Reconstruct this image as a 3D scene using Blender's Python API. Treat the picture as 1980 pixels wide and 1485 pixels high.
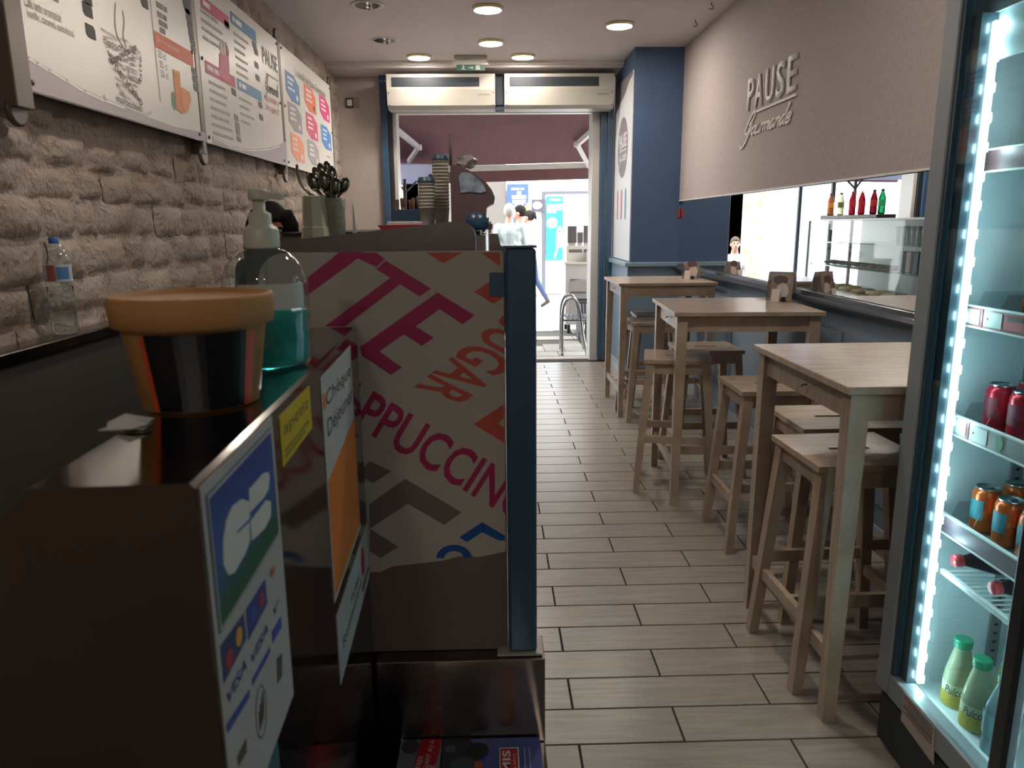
import bpy, bmesh, math, random
import numpy as np
from mathutils import Matrix, Vector
from math import sin, cos, pi, atan2, radians

scene = bpy.context.scene
for o in list(bpy.data.objects): bpy.data.objects.remove(o)
COL = scene.collection
random.seed(7)

# ------------------------------------------------------------------ camera
F, HCAM = 1440.0, 1.45
class Cam:
    """pixel <-> world helper for the 1980x1485 photograph"""
    def __init__(s, vp=(950, 435), roll=0.009):
        s.roll = roll; s.c, s.s = cos(roll), sin(roll)
        x, y = vp[0]-990, vp[1]-742.5
        xr, yr = s.c*x-s.s*y, s.s*x+s.c*y
        s.pitch = atan2(-yr, F)
        s.yaw = atan2(-xr, F*cos(s.pitch)-yr*sin(s.pitch))
    def ray(s, u, v):
        x, y = u-990, v-742.5
        x, y = s.c*x-s.s*y, s.s*x+s.c*y
        a, b, p, Y = x/F, y/F, s.pitch, s.yaw
        d = (a, cos(p)-b*sin(p), -sin(p)-b*cos(p))
        return Vector((d[0]*cos(Y)+d[1]*sin(Y), -d[0]*sin(Y)+d[1]*cos(Y), d[2]))
    def plane(s, u, v, P, N):
        d = s.ray(u, v); o = Vector((0, 0, HCAM)); P = Vector(P); N = Vector(N)
        return o + d*((P-o).dot(N)/d.dot(N))
    def X(s, u, v, x): return s.plane(u, v, (x, 0, 0), (1, 0, 0))
    def Y(s, u, v, y): return s.plane(u, v, (0, y, 0), (0, 1, 0))
    def Z(s, u, v, z): return s.plane(u, v, (0, 0, z), (0, 0, 1))
CAM = Cam()
cd = bpy.data.cameras.new('camera'); cam = bpy.data.objects.new('camera', cd); COL.objects.link(cam)
cd.sensor_fit = 'HORIZONTAL'; cd.sensor_width = 36.0; cd.lens = 36.0*F/1980.0
cd.clip_start = 0.02; cd.clip_end = 200
fw = CAM.ray(990, 742.5).normalized(); rt = (CAM.ray(1990, 742.5)-CAM.ray(990, 742.5)).normalized()
up = rt.cross(fw).normalized()
m = Matrix((rt, up, -fw)).transposed().to_4x4(); m.translation = (0, 0, HCAM)
cam.matrix_world = m
cd.dof.use_dof = True; cd.dof.focus_distance = 5.0; cd.dof.aperture_fstop = 9.0
scene.camera = cam

# ------------------------------------------------------------------ world, sun, exposure
w = bpy.data.worlds.new('sky'); scene.world = w; w.use_nodes = True
bg = w.node_tree.nodes['Background']; bg.inputs[0].default_value = (0.86, 0.93, 1.0, 1); bg.inputs[1].default_value = 2.5
sd = bpy.data.lights.new('sun', 'SUN'); sd.energy = 2.4; sd.angle = 0.01; sd.color = (1, 0.96, 0.9)
sun = bpy.data.objects.new('sun', sd); COL.objects.link(sun)
sun.rotation_euler = Vector((-0.30, 0.75, -0.95)).to_track_quat('-Z', 'Y').to_euler()
vs = scene.view_settings
vs.view_transform = 'Standard'; vs.look = 'None'; vs.exposure = 2.1; vs.gamma = 1.0; vs.use_curve_mapping = False

# ------------------------------------------------------------------ materials
def lin(c):
    if isinstance(c, str): c = [int(c[i:i+2], 16) for i in (1, 3, 5)]
    r = [x/255 for x in c]
    return tuple(((x+0.055)/1.055)**2.4 if x > 0.04045 else x/12.92 for x in r)+(1,)
MATS = {}
def mat(name, col, rough=0.5, metal=0.0, noise=0.0, nscale=20, bump=0.0, bscale=60, stretch=(1, 1, 1),
        emit=0, ecol=None, glass=False, ior=1.45, alpha=None, rnd=0.0, coat=0.0, spec=0.5, rvar=0.0, trans=None):
    if name in MATS: return MATS[name]
    M = bpy.data.materials.new(name); M.use_nodes = True; MATS[name] = M
    nt = M.node_tree; N = nt.nodes; L = nt.links; B = N['Principled BSDF']
    c = lin(col); B.inputs['Base Color'].default_value = c
    B.inputs['Roughness'].default_value = rough; B.inputs['Metallic'].default_value = metal
    B.inputs['Specular IOR Level'].default_value = spec
    if coat: B.inputs['Coat Weight'].default_value = coat; B.inputs['Coat Roughness'].default_value = 0.1
    if trans: B.inputs['Transmission Weight'].default_value = trans; B.inputs['IOR'].default_value = ior
    if glass: B.inputs['Transmission Weight'].default_value = 1.0; B.inputs['IOR'].default_value = ior
    if alpha is not None: B.inputs['Alpha'].default_value = alpha
    if emit:
        B.inputs['Emission Color'].default_value = lin(ecol or col); B.inputs['Emission Strength'].default_value = emit
    if noise or bump or rvar or rnd:
        tc = N.new('ShaderNodeTexCoord'); mp = N.new('ShaderNodeMapping'); mp.inputs['Scale'].default_value = stretch
        L.new(tc.outputs['Object'], mp.inputs[0])
        vec = mp.outputs[0]
        if rnd:
            oi = N.new('ShaderNodeObjectInfo'); ad = N.new('ShaderNodeVectorMath'); ad.operation = 'ADD'
            sc_ = N.new('ShaderNodeMath'); sc_.operation = 'MULTIPLY'; sc_.inputs[1].default_value = 37.0
            L.new(oi.outputs['Random'], sc_.inputs[0]); L.new(vec, ad.inputs[0]); L.new(sc_.outputs[0], ad.inputs[1]); vec = ad.outputs[0]
        last = None
        if noise or rvar:
            nz = N.new('ShaderNodeTexNoise'); nz.inputs['Scale'].default_value = nscale; nz.inputs['Detail'].default_value = 6
            L.new(vec, nz.inputs['Vector'])
            if noise:
                mx = N.new('ShaderNodeMix'); mx.data_type = 'RGBA'
                mx.inputs[6].default_value = tuple(x*(1-noise) for x in c[:3])+(1,)
                mx.inputs[7].default_value = tuple(min(1, x*(1+noise)) for x in c[:3])+(1,)
                mr = N.new('ShaderNodeMapRange'); mr.inputs[1].default_value = 0.3; mr.inputs[2].default_value = 0.7
                L.new(nz.outputs[0], mr.inputs[0]); L.new(mr.outputs[0], mx.inputs[0]); last = mx.outputs[2]
            if rvar:
                mr2 = N.new('ShaderNodeMapRange'); mr2.inputs[1].default_value = 0.3; mr2.inputs[2].default_value = 0.7
                mr2.inputs[3].default_value = max(0, rough-rvar); mr2.inputs[4].default_value = min(1, rough+rvar)
                L.new(nz.outputs[0], mr2.inputs[0]); L.new(mr2.outputs[0], B.inputs['Roughness'])
        if rnd:
            hs = N.new('ShaderNodeHueSaturation')
            mr3 = N.new('ShaderNodeMapRange'); mr3.inputs[3].default_value = 1-rnd; mr3.inputs[4].default_value = 1+rnd
            L.new(oi.outputs['Random'], mr3.inputs[0]); L.new(mr3.outputs[0], hs.inputs['Value'])
            if last: L.new(last, hs.inputs['Color'])
            else: hs.inputs['Color'].default_value = c
            last = hs.outputs[0]
        if last: L.new(last, B.inputs['Base Color'])
        if bump:
            nb = N.new('ShaderNodeTexNoise'); nb.inputs['Scale'].default_value = bscale; nb.inputs['Detail'].default_value = 8
            L.new(vec, nb.inputs['Vector'])
            bp = N.new('ShaderNodeBump'); bp.inputs['Strength'].default_value = min(1, bump); bp.inputs['Distance'].default_value = 0.01*max(1, bump)
            L.new(nb.outputs[0], bp.inputs['Height']); L.new(bp.outputs[0], B.inputs['Normal'])
    return M

def flat(col, rough=0.55):                      # flat print inks and plain paints, one per colour
    key = 'paint_' + (col if isinstance(col, str) else '%02x%02x%02x' % tuple(col)).replace('#', '') + ('' if rough == 0.55 else '_%d' % (rough*100))
    return mat(key, col, rough)

def arch_glass(name, tint=(0.93, 0.97, 0.97), refl=1.0):    # thin pane: clear with a Fresnel reflection
    if name in MATS: return MATS[name]
    M = bpy.data.materials.new(name); M.use_nodes = True; MATS[name] = M
    nt = M.node_tree; N = nt.nodes; L = nt.links; N.remove(N['Principled BSDF'])
    out = N['Material Output']; t = N.new('ShaderNodeBsdfTransparent'); t.inputs[0].default_value = tint+(1,)
    g = N.new('ShaderNodeBsdfGlossy'); g.inputs['Roughness'].default_value = 0.02
    ge = N.new('ShaderNodeNewGeometry'); dt = N.new('ShaderNodeVectorMath'); dt.operation = 'DOT_PRODUCT'; L.new(ge.outputs['Incoming'], dt.inputs[0]); L.new(ge.outputs['Normal'], dt.inputs[1])
    ab = N.new('ShaderNodeMath'); ab.operation = 'ABSOLUTE'; L.new(dt.outputs['Value'], ab.inputs[0])
    om = N.new('ShaderNodeMath'); om.operation = 'SUBTRACT'; om.inputs[0].default_value = 1.0; L.new(ab.outputs[0], om.inputs[1])
    pw = N.new('ShaderNodeMath'); pw.operation = 'POWER'; pw.inputs[1].default_value = 5.0; L.new(om.outputs[0], pw.inputs[0])
    mu = N.new('ShaderNodeMath'); mu.operation = 'MULTIPLY_ADD'; mu.inputs[1].default_value = 0.6*refl; mu.inputs[2].default_value = 0.035*refl; mu.use_clamp = True; L.new(pw.outputs[0], mu.inputs[0])
    mx = N.new('ShaderNodeMixShader'); L.new(mu.outputs[0], mx.inputs[0])
    L.new(t.outputs[0], mx.inputs[1]); L.new(g.outputs[0], mx.inputs[2]); L.new(mx.outputs[0], out.inputs[0])
    return M

def stone_mat():
    M = bpy.data.materials.new('rough_plastered_stone'); M.use_nodes = True; MATS['stone'] = M
    nt = M.node_tree; N = nt.nodes; L = nt.links; B = N['Principled BSDF']; B.inputs['Roughness'].default_value = 0.95
    B.inputs['Specular IOR Level'].default_value = 0.1
    g = N.new('ShaderNodeNewGeometry')
    n1 = N.new('ShaderNodeTexNoise'); n1.inputs['Scale'].default_value = 3.0; n1.inputs['Detail'].default_value = 5; L.new(g.outputs['Position'], n1.inputs['Vector'])
    cr = N.new('ShaderNodeValToRGB'); cr.color_ramp.elements[0].position = 0.3; cr.color_ramp.elements[0].color = lin('#a8978b')
    cr.color_ramp.elements[1].position = 0.7; cr.color_ramp.elements[1].color = lin('#c8b9ae'); L.new(n1.outputs[0], cr.inputs[0]); L.new(cr.outputs[0], B.inputs['Base Color'])
    mp = N.new('ShaderNodeMapping'); mp.inputs['Scale'].default_value = (1, 1.25, 0.85); L.new(g.outputs['Position'], mp.inputs[0])
    n2 = N.new('ShaderNodeTexNoise'); n2.inputs['Scale'].default_value = 27; n2.inputs['Detail'].default_value = 10; n2.inputs['Roughness'].default_value = 0.65; L.new(mp.outputs[0], n2.inputs['Vector'])
    vo = N.new('ShaderNodeTexVoronoi'); vo.inputs['Scale'].default_value = 45; L.new(mp.outputs[0], vo.inputs['Vector'])
    ad = N.new('ShaderNodeMath'); ad.operation = 'MULTIPLY_ADD'; ad.inputs[1].default_value = 0.3; L.new(vo.outputs[0], ad.inputs[0]); L.new(n2.outputs[0], ad.inputs[2])
    bp = N.new('ShaderNodeBump'); bp.inputs['Strength'].default_value = 1.0; bp.inputs['Distance'].default_value = 0.03
    L.new(ad.outputs[0], bp.inputs['Height']); L.new(bp.outputs[0], B.inputs['Normal'])
    return M

def wood_mat(name, c1, c2, rough=0.4, scale=6.0):
    M = bpy.data.materials.new(name); M.use_nodes = True; MATS[name] = M
    nt = M.node_tree; N = nt.nodes; L = nt.links; B = N['Principled BSDF']; B.inputs['Roughness'].default_value = rough
    tc = N.new('ShaderNodeTexCoord'); mp = N.new('ShaderNodeMapping'); mp.inputs['Scale'].default_value = (scale*0.25, scale*3, scale*0.25)
    L.new(tc.outputs['Object'], mp.inputs[0])
    oi = N.new('ShaderNodeObjectInfo'); a = N.new('ShaderNodeVectorMath'); a.operation = 'ADD'; k = N.new('ShaderNodeMath'); k.operation = 'MULTIPLY'; k.inputs[1].default_value = 29
    L.new(oi.outputs['Random'], k.inputs[0]); L.new(mp.outputs[0], a.inputs[0]); L.new(k.outputs[0], a.inputs[1])
    nz = N.new('ShaderNodeTexNoise'); nz.inputs['Scale'].default_value = 4; nz.inputs['Detail'].default_value = 8; nz.inputs['Distortion'].default_value = 0.6; L.new(a.outputs[0], nz.inputs['Vector'])
    cr = N.new('ShaderNodeValToRGB'); cr.color_ramp.elements[0].position = 0.32; cr.color_ramp.elements[0].color = lin(c1)
    cr.color_ramp.elements[1].position = 0.68; cr.color_ramp.elements[1].color = lin(c2); L.new(nz.outputs[0], cr.inputs[0]); L.new(cr.outputs[0], B.inputs['Base Color'])
    bp = N.new('ShaderNodeBump'); bp.inputs['Strength'].default_value = 0.12; bp.inputs['Distance'].default_value = 0.002; L.new(nz.outputs[0], bp.inputs['Height']); L.new(bp.outputs[0], B.inputs['Normal'])
    return M

STONE = stone_mat()
WOOD = wood_mat('birch_wood', '#a08c7a', '#b6a391', 0.27)
TILE = wood_mat('grey_wood_look_tile', '#8d857b', '#a19990', 0.3, 5.0)
STEEL = mat('brushed_steel', '#8d8782', 0.2, 1.0, noise=0.06, nscale=6, rvar=0.06)
STEELM = mat('polished_steel', '#85807a', 0.1, 1.0, rvar=0.04, nscale=5)
ALU = mat('grey_aluminium', '#8e9194', 0.38, 0.7)
BLUE = mat('navy_paint', '#455a7c', 0.5, noise=0.05, nscale=4)
FRAMEBLUE = mat('dark_blue_frame', '#35506b', 0.35)
GREYW = mat('grey_painted_wall', '#b3a8a2', 0.85, bump=0.3, bscale=90, stretch=(1, 1, 0.5))
PANELW = mat('grey_fleck_wallpaper', '#b5aba8', 0.9, noise=0.1, nscale=60, stretch=(1, 1.6, 0.6), bump=0.8, bscale=110)
CEIL = mat('white_ceiling_paint', '#d2c8c8', 0.8, noise=0.02, nscale=3)
WAIN = mat('blue_grey_paint', '#6f8598', 0.35, noise=0.05, nscale=5)
DARK = mat('black_plastic', '#15161a', 0.4)
WHITE = mat('white_enamel', '#d9d6ce', 0.35)
GLASS = arch_glass('clear_pane')
CLEARP = arch_glass('clear_plastic', (0.90, 0.94, 0.94), 1.6)

# ------------------------------------------------------------------ builders
W = {}
def reg(o, parent=None, world=None):
    COL.objects.link(o) if o.name not in COL.objects else None
    W[o] = world if world is not None else Matrix.Identity(4)
    if parent is not None:
        o.parent = parent; o.matrix_parent_inverse = W[parent].inverted()
    return o
def tag(o, label=None, cat=None, group=None, kind=None):
    if label: o['label'] = label
    if cat: o['category'] = cat
    if group: o['group'] = group
    if kind: o['kind'] = kind
    return o
def thing(name, label, cat, loc=(0, 0, 0), rz=0, group=None):
    o = bpy.data.objects.new(name, None); o.empty_display_size = 0.05
    o.location = loc; o.rotation_euler = (0, 0, rz)
    reg(o, None, Matrix.Translation(loc) @ Matrix.Rotation(rz, 4, 'Z'))
    return tag(o, label, cat, group)
class MB:
    def __init__(s): s.bm = bmesh.new(); s.M = Matrix.Identity(4); s.mi = 0
    def _v(s, co): return s.bm.verts.new(s.M @ Vector(co))
    def face(s, pts):
        f = s.bm.faces.new([s._v(p) for p in pts]); f.material_index = s.mi; return f
    def box(s, c, d, R=None, bev=0):
        x, y, z = (k/2 for k in d); c = Vector(c)
        v = [Vector(p) for p in ((-x,-y,-z),(x,-y,-z),(x,y,-z),(-x,y,-z),(-x,-y,z),(x,-y,z),(x,y,z),(-x,y,z))]
        if R is not None: v = [R @ p for p in v]
        v = [s._v(c+p) for p in v]
        fs = [s.bm.faces.new([v[i] for i in q]) for q in ((3,2,1,0),(4,5,6,7),(0,1,5,4),(1,2,6,5),(2,3,7,6),(3,0,4,7))]
        for f in fs: f.material_index = s.mi
        if bev:
            es = list({e for f in fs for e in f.edges})
            r = bmesh.ops.bevel(s.bm, geom=es, offset=bev, segments=2, affect='EDGES', profile=0.5)
            for f in r['faces']: f.material_index = s.mi
        return s
    def b2(s, a, b, bev=0):
        return s.box([(p+q)/2 for p, q in zip(a, b)], [abs(q-p) for p, q in zip(a, b)], bev=bev)
    def bar(s, a, b, w, d, wb=None, db=None, upv=(0, 0, 1)):        # tapered bar a -> b
        a, b = Vector(a), Vector(b); z = (b-a).normalized(); u = Vector(upv)
        if abs(z.dot(u)) > 0.98: u = Vector((0, 1, 0))
        x = u.cross(z).normalized(); y = z.cross(x); wb = wb or w; db = db or d
        ra = [s._v(a+x*i*w/2+y*j*d/2) for i, j in ((-1,-1),(1,-1),(1,1),(-1,1))]
        rb = [s._v(b+x*i*wb/2+y*j*db/2) for i, j in ((-1,-1),(1,-1),(1,1),(-1,1))]
        fs = [ra[::-1], rb]+[[ra[i], ra[(i+1) % 4], rb[(i+1) % 4], rb[i]] for i in range(4)]
        for f in fs: s.bm.faces.new(f).material_index = s.mi
        return s
    def tube(s, pts, r, n=8, close=False, cap=True):
        pts = [Vector(p) for p in pts]; rs = r if isinstance(r, (list, tuple)) else [r]*len(pts); rings = []; px = None
        for i, p in enumerate(pts):
            t = (pts[min(i+1, len(pts)-1)]-pts[max(i-1, 0)]).normalized()
            if px is None:
                px = t.cross(Vector((0, 0, 1)));
                if px.length < 0.05: px = t.cross(Vector((0, 1, 0)))
            px = (px-t*px.dot(t)).normalized(); py = t.cross(px)
            rings.append([s._v(p+(px*cos(2*pi*k/n)+py*sin(2*pi*k/n))*rs[i]) for k in range(n)])
        for A, B_ in zip(rings, rings[1:]):
            for k in range(n):
                f = s.bm.faces.new((A[k], A[(k+1) % n], B_[(k+1) % n], B_[k])); f.smooth = True; f.material_index = s.mi
        if cap:
            s.bm.faces.new(rings[0][::-1]).material_index = s.mi; s.bm.faces.new(rings[-1]).material_index = s.mi
        return s
    def lathe(s, prof, c=(0, 0, 0), n=24, smooth=True, axis=None, cap=True, flatn=None):
        c = Vector(c); R = Matrix.Identity(3) if axis is None else Vector((0, 0, 1)).rotation_difference(Vector(axis)).to_matrix(); rings = []
        for r, z in prof: rings.append([s._v(c+R @ Vector((max(r, 1e-5)*cos(2*pi*k/n), max(r, 1e-5)*sin(2*pi*k/n), z))) for k in range(n)])
        for A, B_ in zip(rings, rings[1:]):
            for k in range(n):
                f = s.bm.faces.new((A[k], A[(k+1) % n], B_[(k+1) % n], B_[k])); f.smooth = smooth; f.material_index = s.mi
        if cap:
            s.bm.faces.new(rings[0][::-1]).material_index = s.mi; s.bm.faces.new(rings[-1]).material_index = s.mi
        return s
    def ell(s, c, r, n=14, m_=8, R=None):
        c = Vector(c); rings = []
        for j in range(1, m_):
            t = pi*j/m_; rings.append([])
            for k in range(n):
                p = Vector((r[0]*sin(t)*cos(2*pi*k/n), r[1]*sin(t)*sin(2*pi*k/n), -r[2]*cos(t)))
                rings[-1].append(s._v(c+(R @ p if R is not None else p)))
        e = Vector((0, 0, r[2])); e = R @ e if R is not None else e
        b, t = s._v(c-e), s._v(c+e); fs = []
        for A, B_ in zip(rings, rings[1:]): fs += [(A[k], A[(k+1) % n], B_[(k+1) % n], B_[k]) for k in range(n)]
        fs += [(b, rings[0][(k+1) % n], rings[0][k]) for k in range(n)]+[(t, rings[-1][k], rings[-1][(k+1) % n]) for k in range(n)]
        for f in fs: f = s.bm.faces.new(f); f.smooth = True; f.material_index = s.mi
        return s
    def prism(s, pts, ext):                                          # polygon (3d points) extruded by a vector
        ext = Vector(ext); A = [s._v(p) for p in pts]; B_ = [s._v(Vector(p)+ext) for p in pts]
        n = len(A)
        for f in [A[::-1], B_]+[[A[i], A[(i+1) % n], B_[(i+1) % n], B_[i]] for i in range(n)]:
            s.bm.faces.new(f).material_index = s.mi
        return s
    def mesh(s, name):
        bmesh.ops.recalc_face_normals(s.bm, faces=s.bm.faces)
        me = bpy.data.meshes.new(name); s.bm.to_mesh(me); s.bm.free(); return me
    def build(s, name, ma, parent=None):
        me = s.mesh(name)
        for q in (ma if isinstance(ma, (list, tuple)) else [ma]): me.materials.append(q)
        return reg(bpy.data.objects.new(name, me), parent)
def BOX(name, a, b, ma, parent=None, bev=0): return MB().b2(a, b, bev).build(name, ma, parent)
def struct(o): o['kind'] = 'structure'; return o
def copy_tree(o, parent=None):
    c = o.copy(); COL.objects.link(c); W[c] = W[o]
    if parent is not None: c.parent = parent
    for ch in o.children: copy_tree(ch, c)
    return c
def inst(name, me, M, parent):                                      # alike piece sharing mesh data
    o = bpy.data.objects.new(name, me); COL.objects.link(o); o.parent = parent; o.matrix_parent_inverse = W[parent].inverted(); o.matrix_basis = M; W[o] = M; return o

class Frame:
    """flat print surface: origin, right, up; (s,t) in metres"""
    def __init__(f, O, r, u): f.O, f.r, f.u = Vector(O), Vector(r).normalized(), Vector(u).normalized(); f.n = f.r.cross(f.u)
    def p(f, s, t, h=0): return f.O+f.r*s+f.u*t+f.n*h
    def st(f, u, v):
        q = CAM.plane(u, v, f.O, f.n)-f.O; return q.dot(f.r), q.dot(f.u)
def print_poly(fr, pts, ma, parent, name='print', h=0.0006, th=0.0008):
    return MB().prism([fr.p(s, t, h) for s, t in pts], fr.n*th).build(name, ma, parent)
def print_rect(fr, s0, t0, s1, t1, ma, parent, name='print', h=0.0006, th=0.0008):
    return print_poly(fr, [(s0, t0), (s1, t0), (s1, t1), (s0, t1)], ma, parent, name, h, th)
def print_disc(fr, s, t, rs, rt_, ma, parent, name='print', h=0.0006, th=0.0008, n=24, a0=0, a1=2*pi):
    return print_poly(fr, [(s+rs*cos(a0+(a1-a0)*k/n), t+rt_*sin(a0+(a1-a0)*k/n)) for k in range(n if a1-a0 > 6.2 else n+1)], ma, parent, name, h, th)
def text_mesh(body, bold=0.0, shear=0.0, spacing=1.0):
    cu = bpy.data.curves.new('t', 'FONT'); cu.body = body; cu.offset = bold; cu.shear = shear; cu.space_character = spacing; cu.resolution_u = 3
    o = bpy.data.objects.new('t', cu); COL.objects.link(o)
    dg = bpy.context.evaluated_depsgraph_get(); me = bpy.data.meshes.new_from_object(o.evaluated_get(dg))
    bpy.data.objects.remove(o); bpy.data.curves.remove(cu); return me
def print_text(fr, body, s, t, h, ma, parent, w=None, rvec=(1, 0), uvec=(0, 1), bold=0.0, shear=0, lift=0.0012, depth=0.0, name='lettering', center=False, clip=None, wrap=None, spacing=1.0):
    me = text_mesh(body, bold, shear, spacing); bm = bmesh.new(); bm.from_mesh(me); bpy.data.meshes.remove(me)
    xs = [v.co.x for v in bm.verts]; ys = [v.co.y for v in bm.verts]; x0, x1, y0, y1 = min(xs), max(xs), min(ys), max(ys)
    k = h/(y1-y0); kx = (w/(x1-x0)) if w else k
    if depth:
        r = bmesh.ops.extrude_face_region(bm, geom=list(bm.faces))
        for e in r['geom']:
            if isinstance(e, bmesh.types.BMVert): e.co.z = depth
    for v in bm.verts:
        a, b = (v.co.x-x0)*kx, (v.co.y-y0)*k
        if center: a -= (x1-x0)*kx/2
        v.co = fr.p(s+rvec[0]*a+uvec[0]*b, t+rvec[1]*a+uvec[1]*b, lift+v.co.z)
    if clip:
        for P, Nn in clip:
            bmesh.ops.bisect_plane(bm, geom=bm.verts[:]+bm.edges[:]+bm.faces[:], plane_co=P, plane_no=Nn, clear_outer=True)
    if wrap: [setattr(v, 'co', wrap(v.co)) for v in bm.verts]
    mb = MB(); mb.bm.free(); mb.bm = bm
    return mb.build(name, ma, parent)
def greek(fr, s, t, w, h, ma, parent, rng, lines=1, gap=None):      # unreadable small print: word-length dashes joined as one part
    mb = MB(); gap = gap or h*2
    for i in range(lines):
        x = s; end = s+w*rng.uniform(0.65, 1.0)
        while x < end-h:
            l = min(rng.uniform(1.5, 4.5)*h, end-x)
            mb.prism([fr.p(a, b, 0.0006) for a, b in ((x, t-i*gap), (x+l, t-i*gap), (x+l, t-i*gap+h), (x, t-i*gap+h))], fr.n*0.0006); x += l+h*0.6
    o = mb.build('small_print', ma, parent); o['kind'] = 'stuff'; return o

def spline(pts, n=6):
    P = [Vector(p).to_3d() for p in pts]; out = []
    for i in range(len(P)-1):
        a, b, c, d = P[max(i-1, 0)], P[i], P[i+1], P[min(i+2, len(P)-1)]
        for k in range(n):
            t = k/n; out.append(0.5*((2*b)+(c-a)*t+(2*a-5*b+4*c-d)*t*t+(3*b-a-3*c+d)*t**3))
    return out+[P[-1]]
SCRIPT = {
 'G': ([[(.75,1.25),(1.2,1.75),(1.3,2.4),(1.0,2.7),(.6,2.2),(.3,1.3),(.35,.5),(.75,.3),(1.15,.8),(1.4,1.3),(1.3,.6),(1.1,-.4),(.7,-1.1),(.2,-1.25),(.1,-.85)]], 1.55),
 'o': ([[(.5,.95),(.15,.7),(.12,.25),(.4,0),(.7,.3),(.72,.75),(.5,.95)]], .85),
 'u': ([[(0,.95),(0,.25),(.22,0),(.5,.2),(.6,.95)],[(.6,.95),(.6,.15),(.8,.05)]], .88),
 'r': ([[(.05,0),(.05,.95)],[(.05,.55),(.3,.9),(.5,.92)]], .55),
 'm': ([[(.05,0),(.05,.95)],[(.05,.5),(.3,.92),(.48,.8),(.48,0)],[(.48,.5),(.75,.92),(.93,.8),(.93,.1),(1.1,.05)]], 1.12),
 'a': ([[(.65,.85),(.35,.95),(.1,.55),(.2,.05),(.45,.1),(.68,.9)],[(.68,.95),(.66,.2),(.85,.05)]], .9),
 'n': ([[(.05,0),(.05,.95)],[(.05,.5),(.35,.92),(.58,.8),(.58,.12),(.76,.05)]], .8),
 'd': ([[(.65,.85),(.35,.95),(.1,.55),(.2,.05),(.45,.1),(.68,.9)],[(.72,2.1),(.66,.2),(.85,.05)]], .9),
 'e': ([[(.12,.45),(.6,.6),(.6,.9),(.35,.98),(.1,.55),(.2,.05),(.5,.02),(.75,.3)]], .75),
}
def script_word(fr, word, s, t, w, xh, ma, parent, stroke, depth, lift=0.002, name='script_lettering', shear=0.45):
    tot = sum(SCRIPT[c][1] for c in word); kx = w/(tot+0.5); mb = MB(); x = 0
    for c in word:
        for st in SCRIPT[c][0]:
            P = [Vector(((x+p.x+shear*p.y)*kx, p.y*xh, 0)) for p in spline(st, 5)]
            L_, R_ = [], []
            for i, p in enumerate(P):
                d = (P[min(i+1, len(P)-1)]-P[max(i-1, 0)]); d.z = 0; d = d.normalized() if d.length > 1e-9 else Vector((1, 0, 0)); nn = Vector((-d.y, d.x, 0))*stroke/2
                L_.append(p+nn); R_.append(p-nn)
            for i in range(len(P)-1):
                q = [L_[i], R_[i], R_[i+1], L_[i+1]]
                mb.prism([fr.p(s+a.x, t+a.y, lift) for a in q], fr.n*depth)
        x += SCRIPT[c][1]
    return mb.build(name, ma, parent)

# ================================================================== THE ROOM
XL, XR, YF, YB, ZC = -1.53, 1.74, 7.95, -3.0, 2.96
GROUT = mat('dark_grout', '#2e2925', 0.9)
floor = struct(BOX('floor', (XL-.2, YB-.2, -.1), (XR+.2, YF+.12, -.004), GROUT))
PL, PW, G_ = 0.61, 0.158, 0.0065
pm = MB(); pm.box((0, 0, -.006), (PL-G_, PW-G_, .012), bev=.0012); pme = pm.mesh('floor_tile'); pme.materials.append(TILE)
cut = {}
def tile_at(x0, x1, y):
    x0, x1 = max(x0, -.26), min(x1, XR)
    if x1-x0 < .03: return
    L = round(x1-x0, 3)
    if abs(L-PL) < 1e-3: me = pme
    else:
        if L not in cut:
            q = MB(); q.box((0, 0, -.006), (L-G_, PW-G_, .012), bev=.0012); cut[L] = q.mesh('floor_tile'); cut[L].materials.append(TILE)
        me = cut[L]
    inst('floor_tile', me, Matrix.Translation(((x0+x1)/2, y, 0)), floor)
for k in range(-9, 38):
    yc = 2.014+k*PW-PW/2
    x = .533-PL*3 if k % 2 == 0 else .838-PL*3
    while x < XR:
        tile_at(x, x+PL, yc); x += PL

ceiling = struct(BOX('ceiling', (XL-.3, YB-.3, ZC), (XR+.3, YF-.42, ZC+.25), CEIL))
BOX('ceiling_step', (XL-.3, YF-.42, ZC-.05), (XR+.3, YF+.12, ZC+.25), CEIL, ceiling)
BOX('ceiling_rail', (-1.25, YF-.46, ZC-.028), (XR-.46, YF-.425, ZC-.001), WHITE, ceiling)
BOX('ceiling_rail', (XL, YF-.45, ZC-.022), (-1.255, YF-.425, ZC-.001), CEIL, ceiling)

# ---- left wall: rough plastered stone, block by block
wall_left = struct(BOX('wall_left', (XL-.3, YB-.3, -.1), (XL-.006, YF+.12, ZC+.1), STONE))
rng = random.Random(3); variants = []
def stone_mesh(seed):
    r = random.Random(seed); bm = bmesh.new(); nx, ny = 7, 5; V = {}
    bx, by = 0.06+r.random()*.05, 0.1+r.random()*.06
    for i in range(nx+1):
        for j in range(ny+1):
            a, b = i/nx*2-1, j/ny*2-1; e = max(abs(a)**4, abs(b)**4)
            d = (1-e)*(.010+r.uniform(-.007, .007))-.003*e
            if i in (0, nx) or j in (0, ny): d = -.007
            V[i, j] = bm.verts.new((d, a*.5*(1+r.uniform(-.1, .03)), b*.5*(1+r.uniform(-.12, .04))))
    for i in range(nx):
        for j in range(ny):
            f = bm.faces.new((V[i, j], V[i+1, j], V[i+1, j+1], V[i, j+1])); f.smooth = True
    me = bpy.data.meshes.new('stone'); bm.to_mesh(me); bm.free(); me.materials.append(STONE); return me
variants = [stone_mesh(i) for i in range(14)]
z = 1.02; cnt = 0; row = 0
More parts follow.
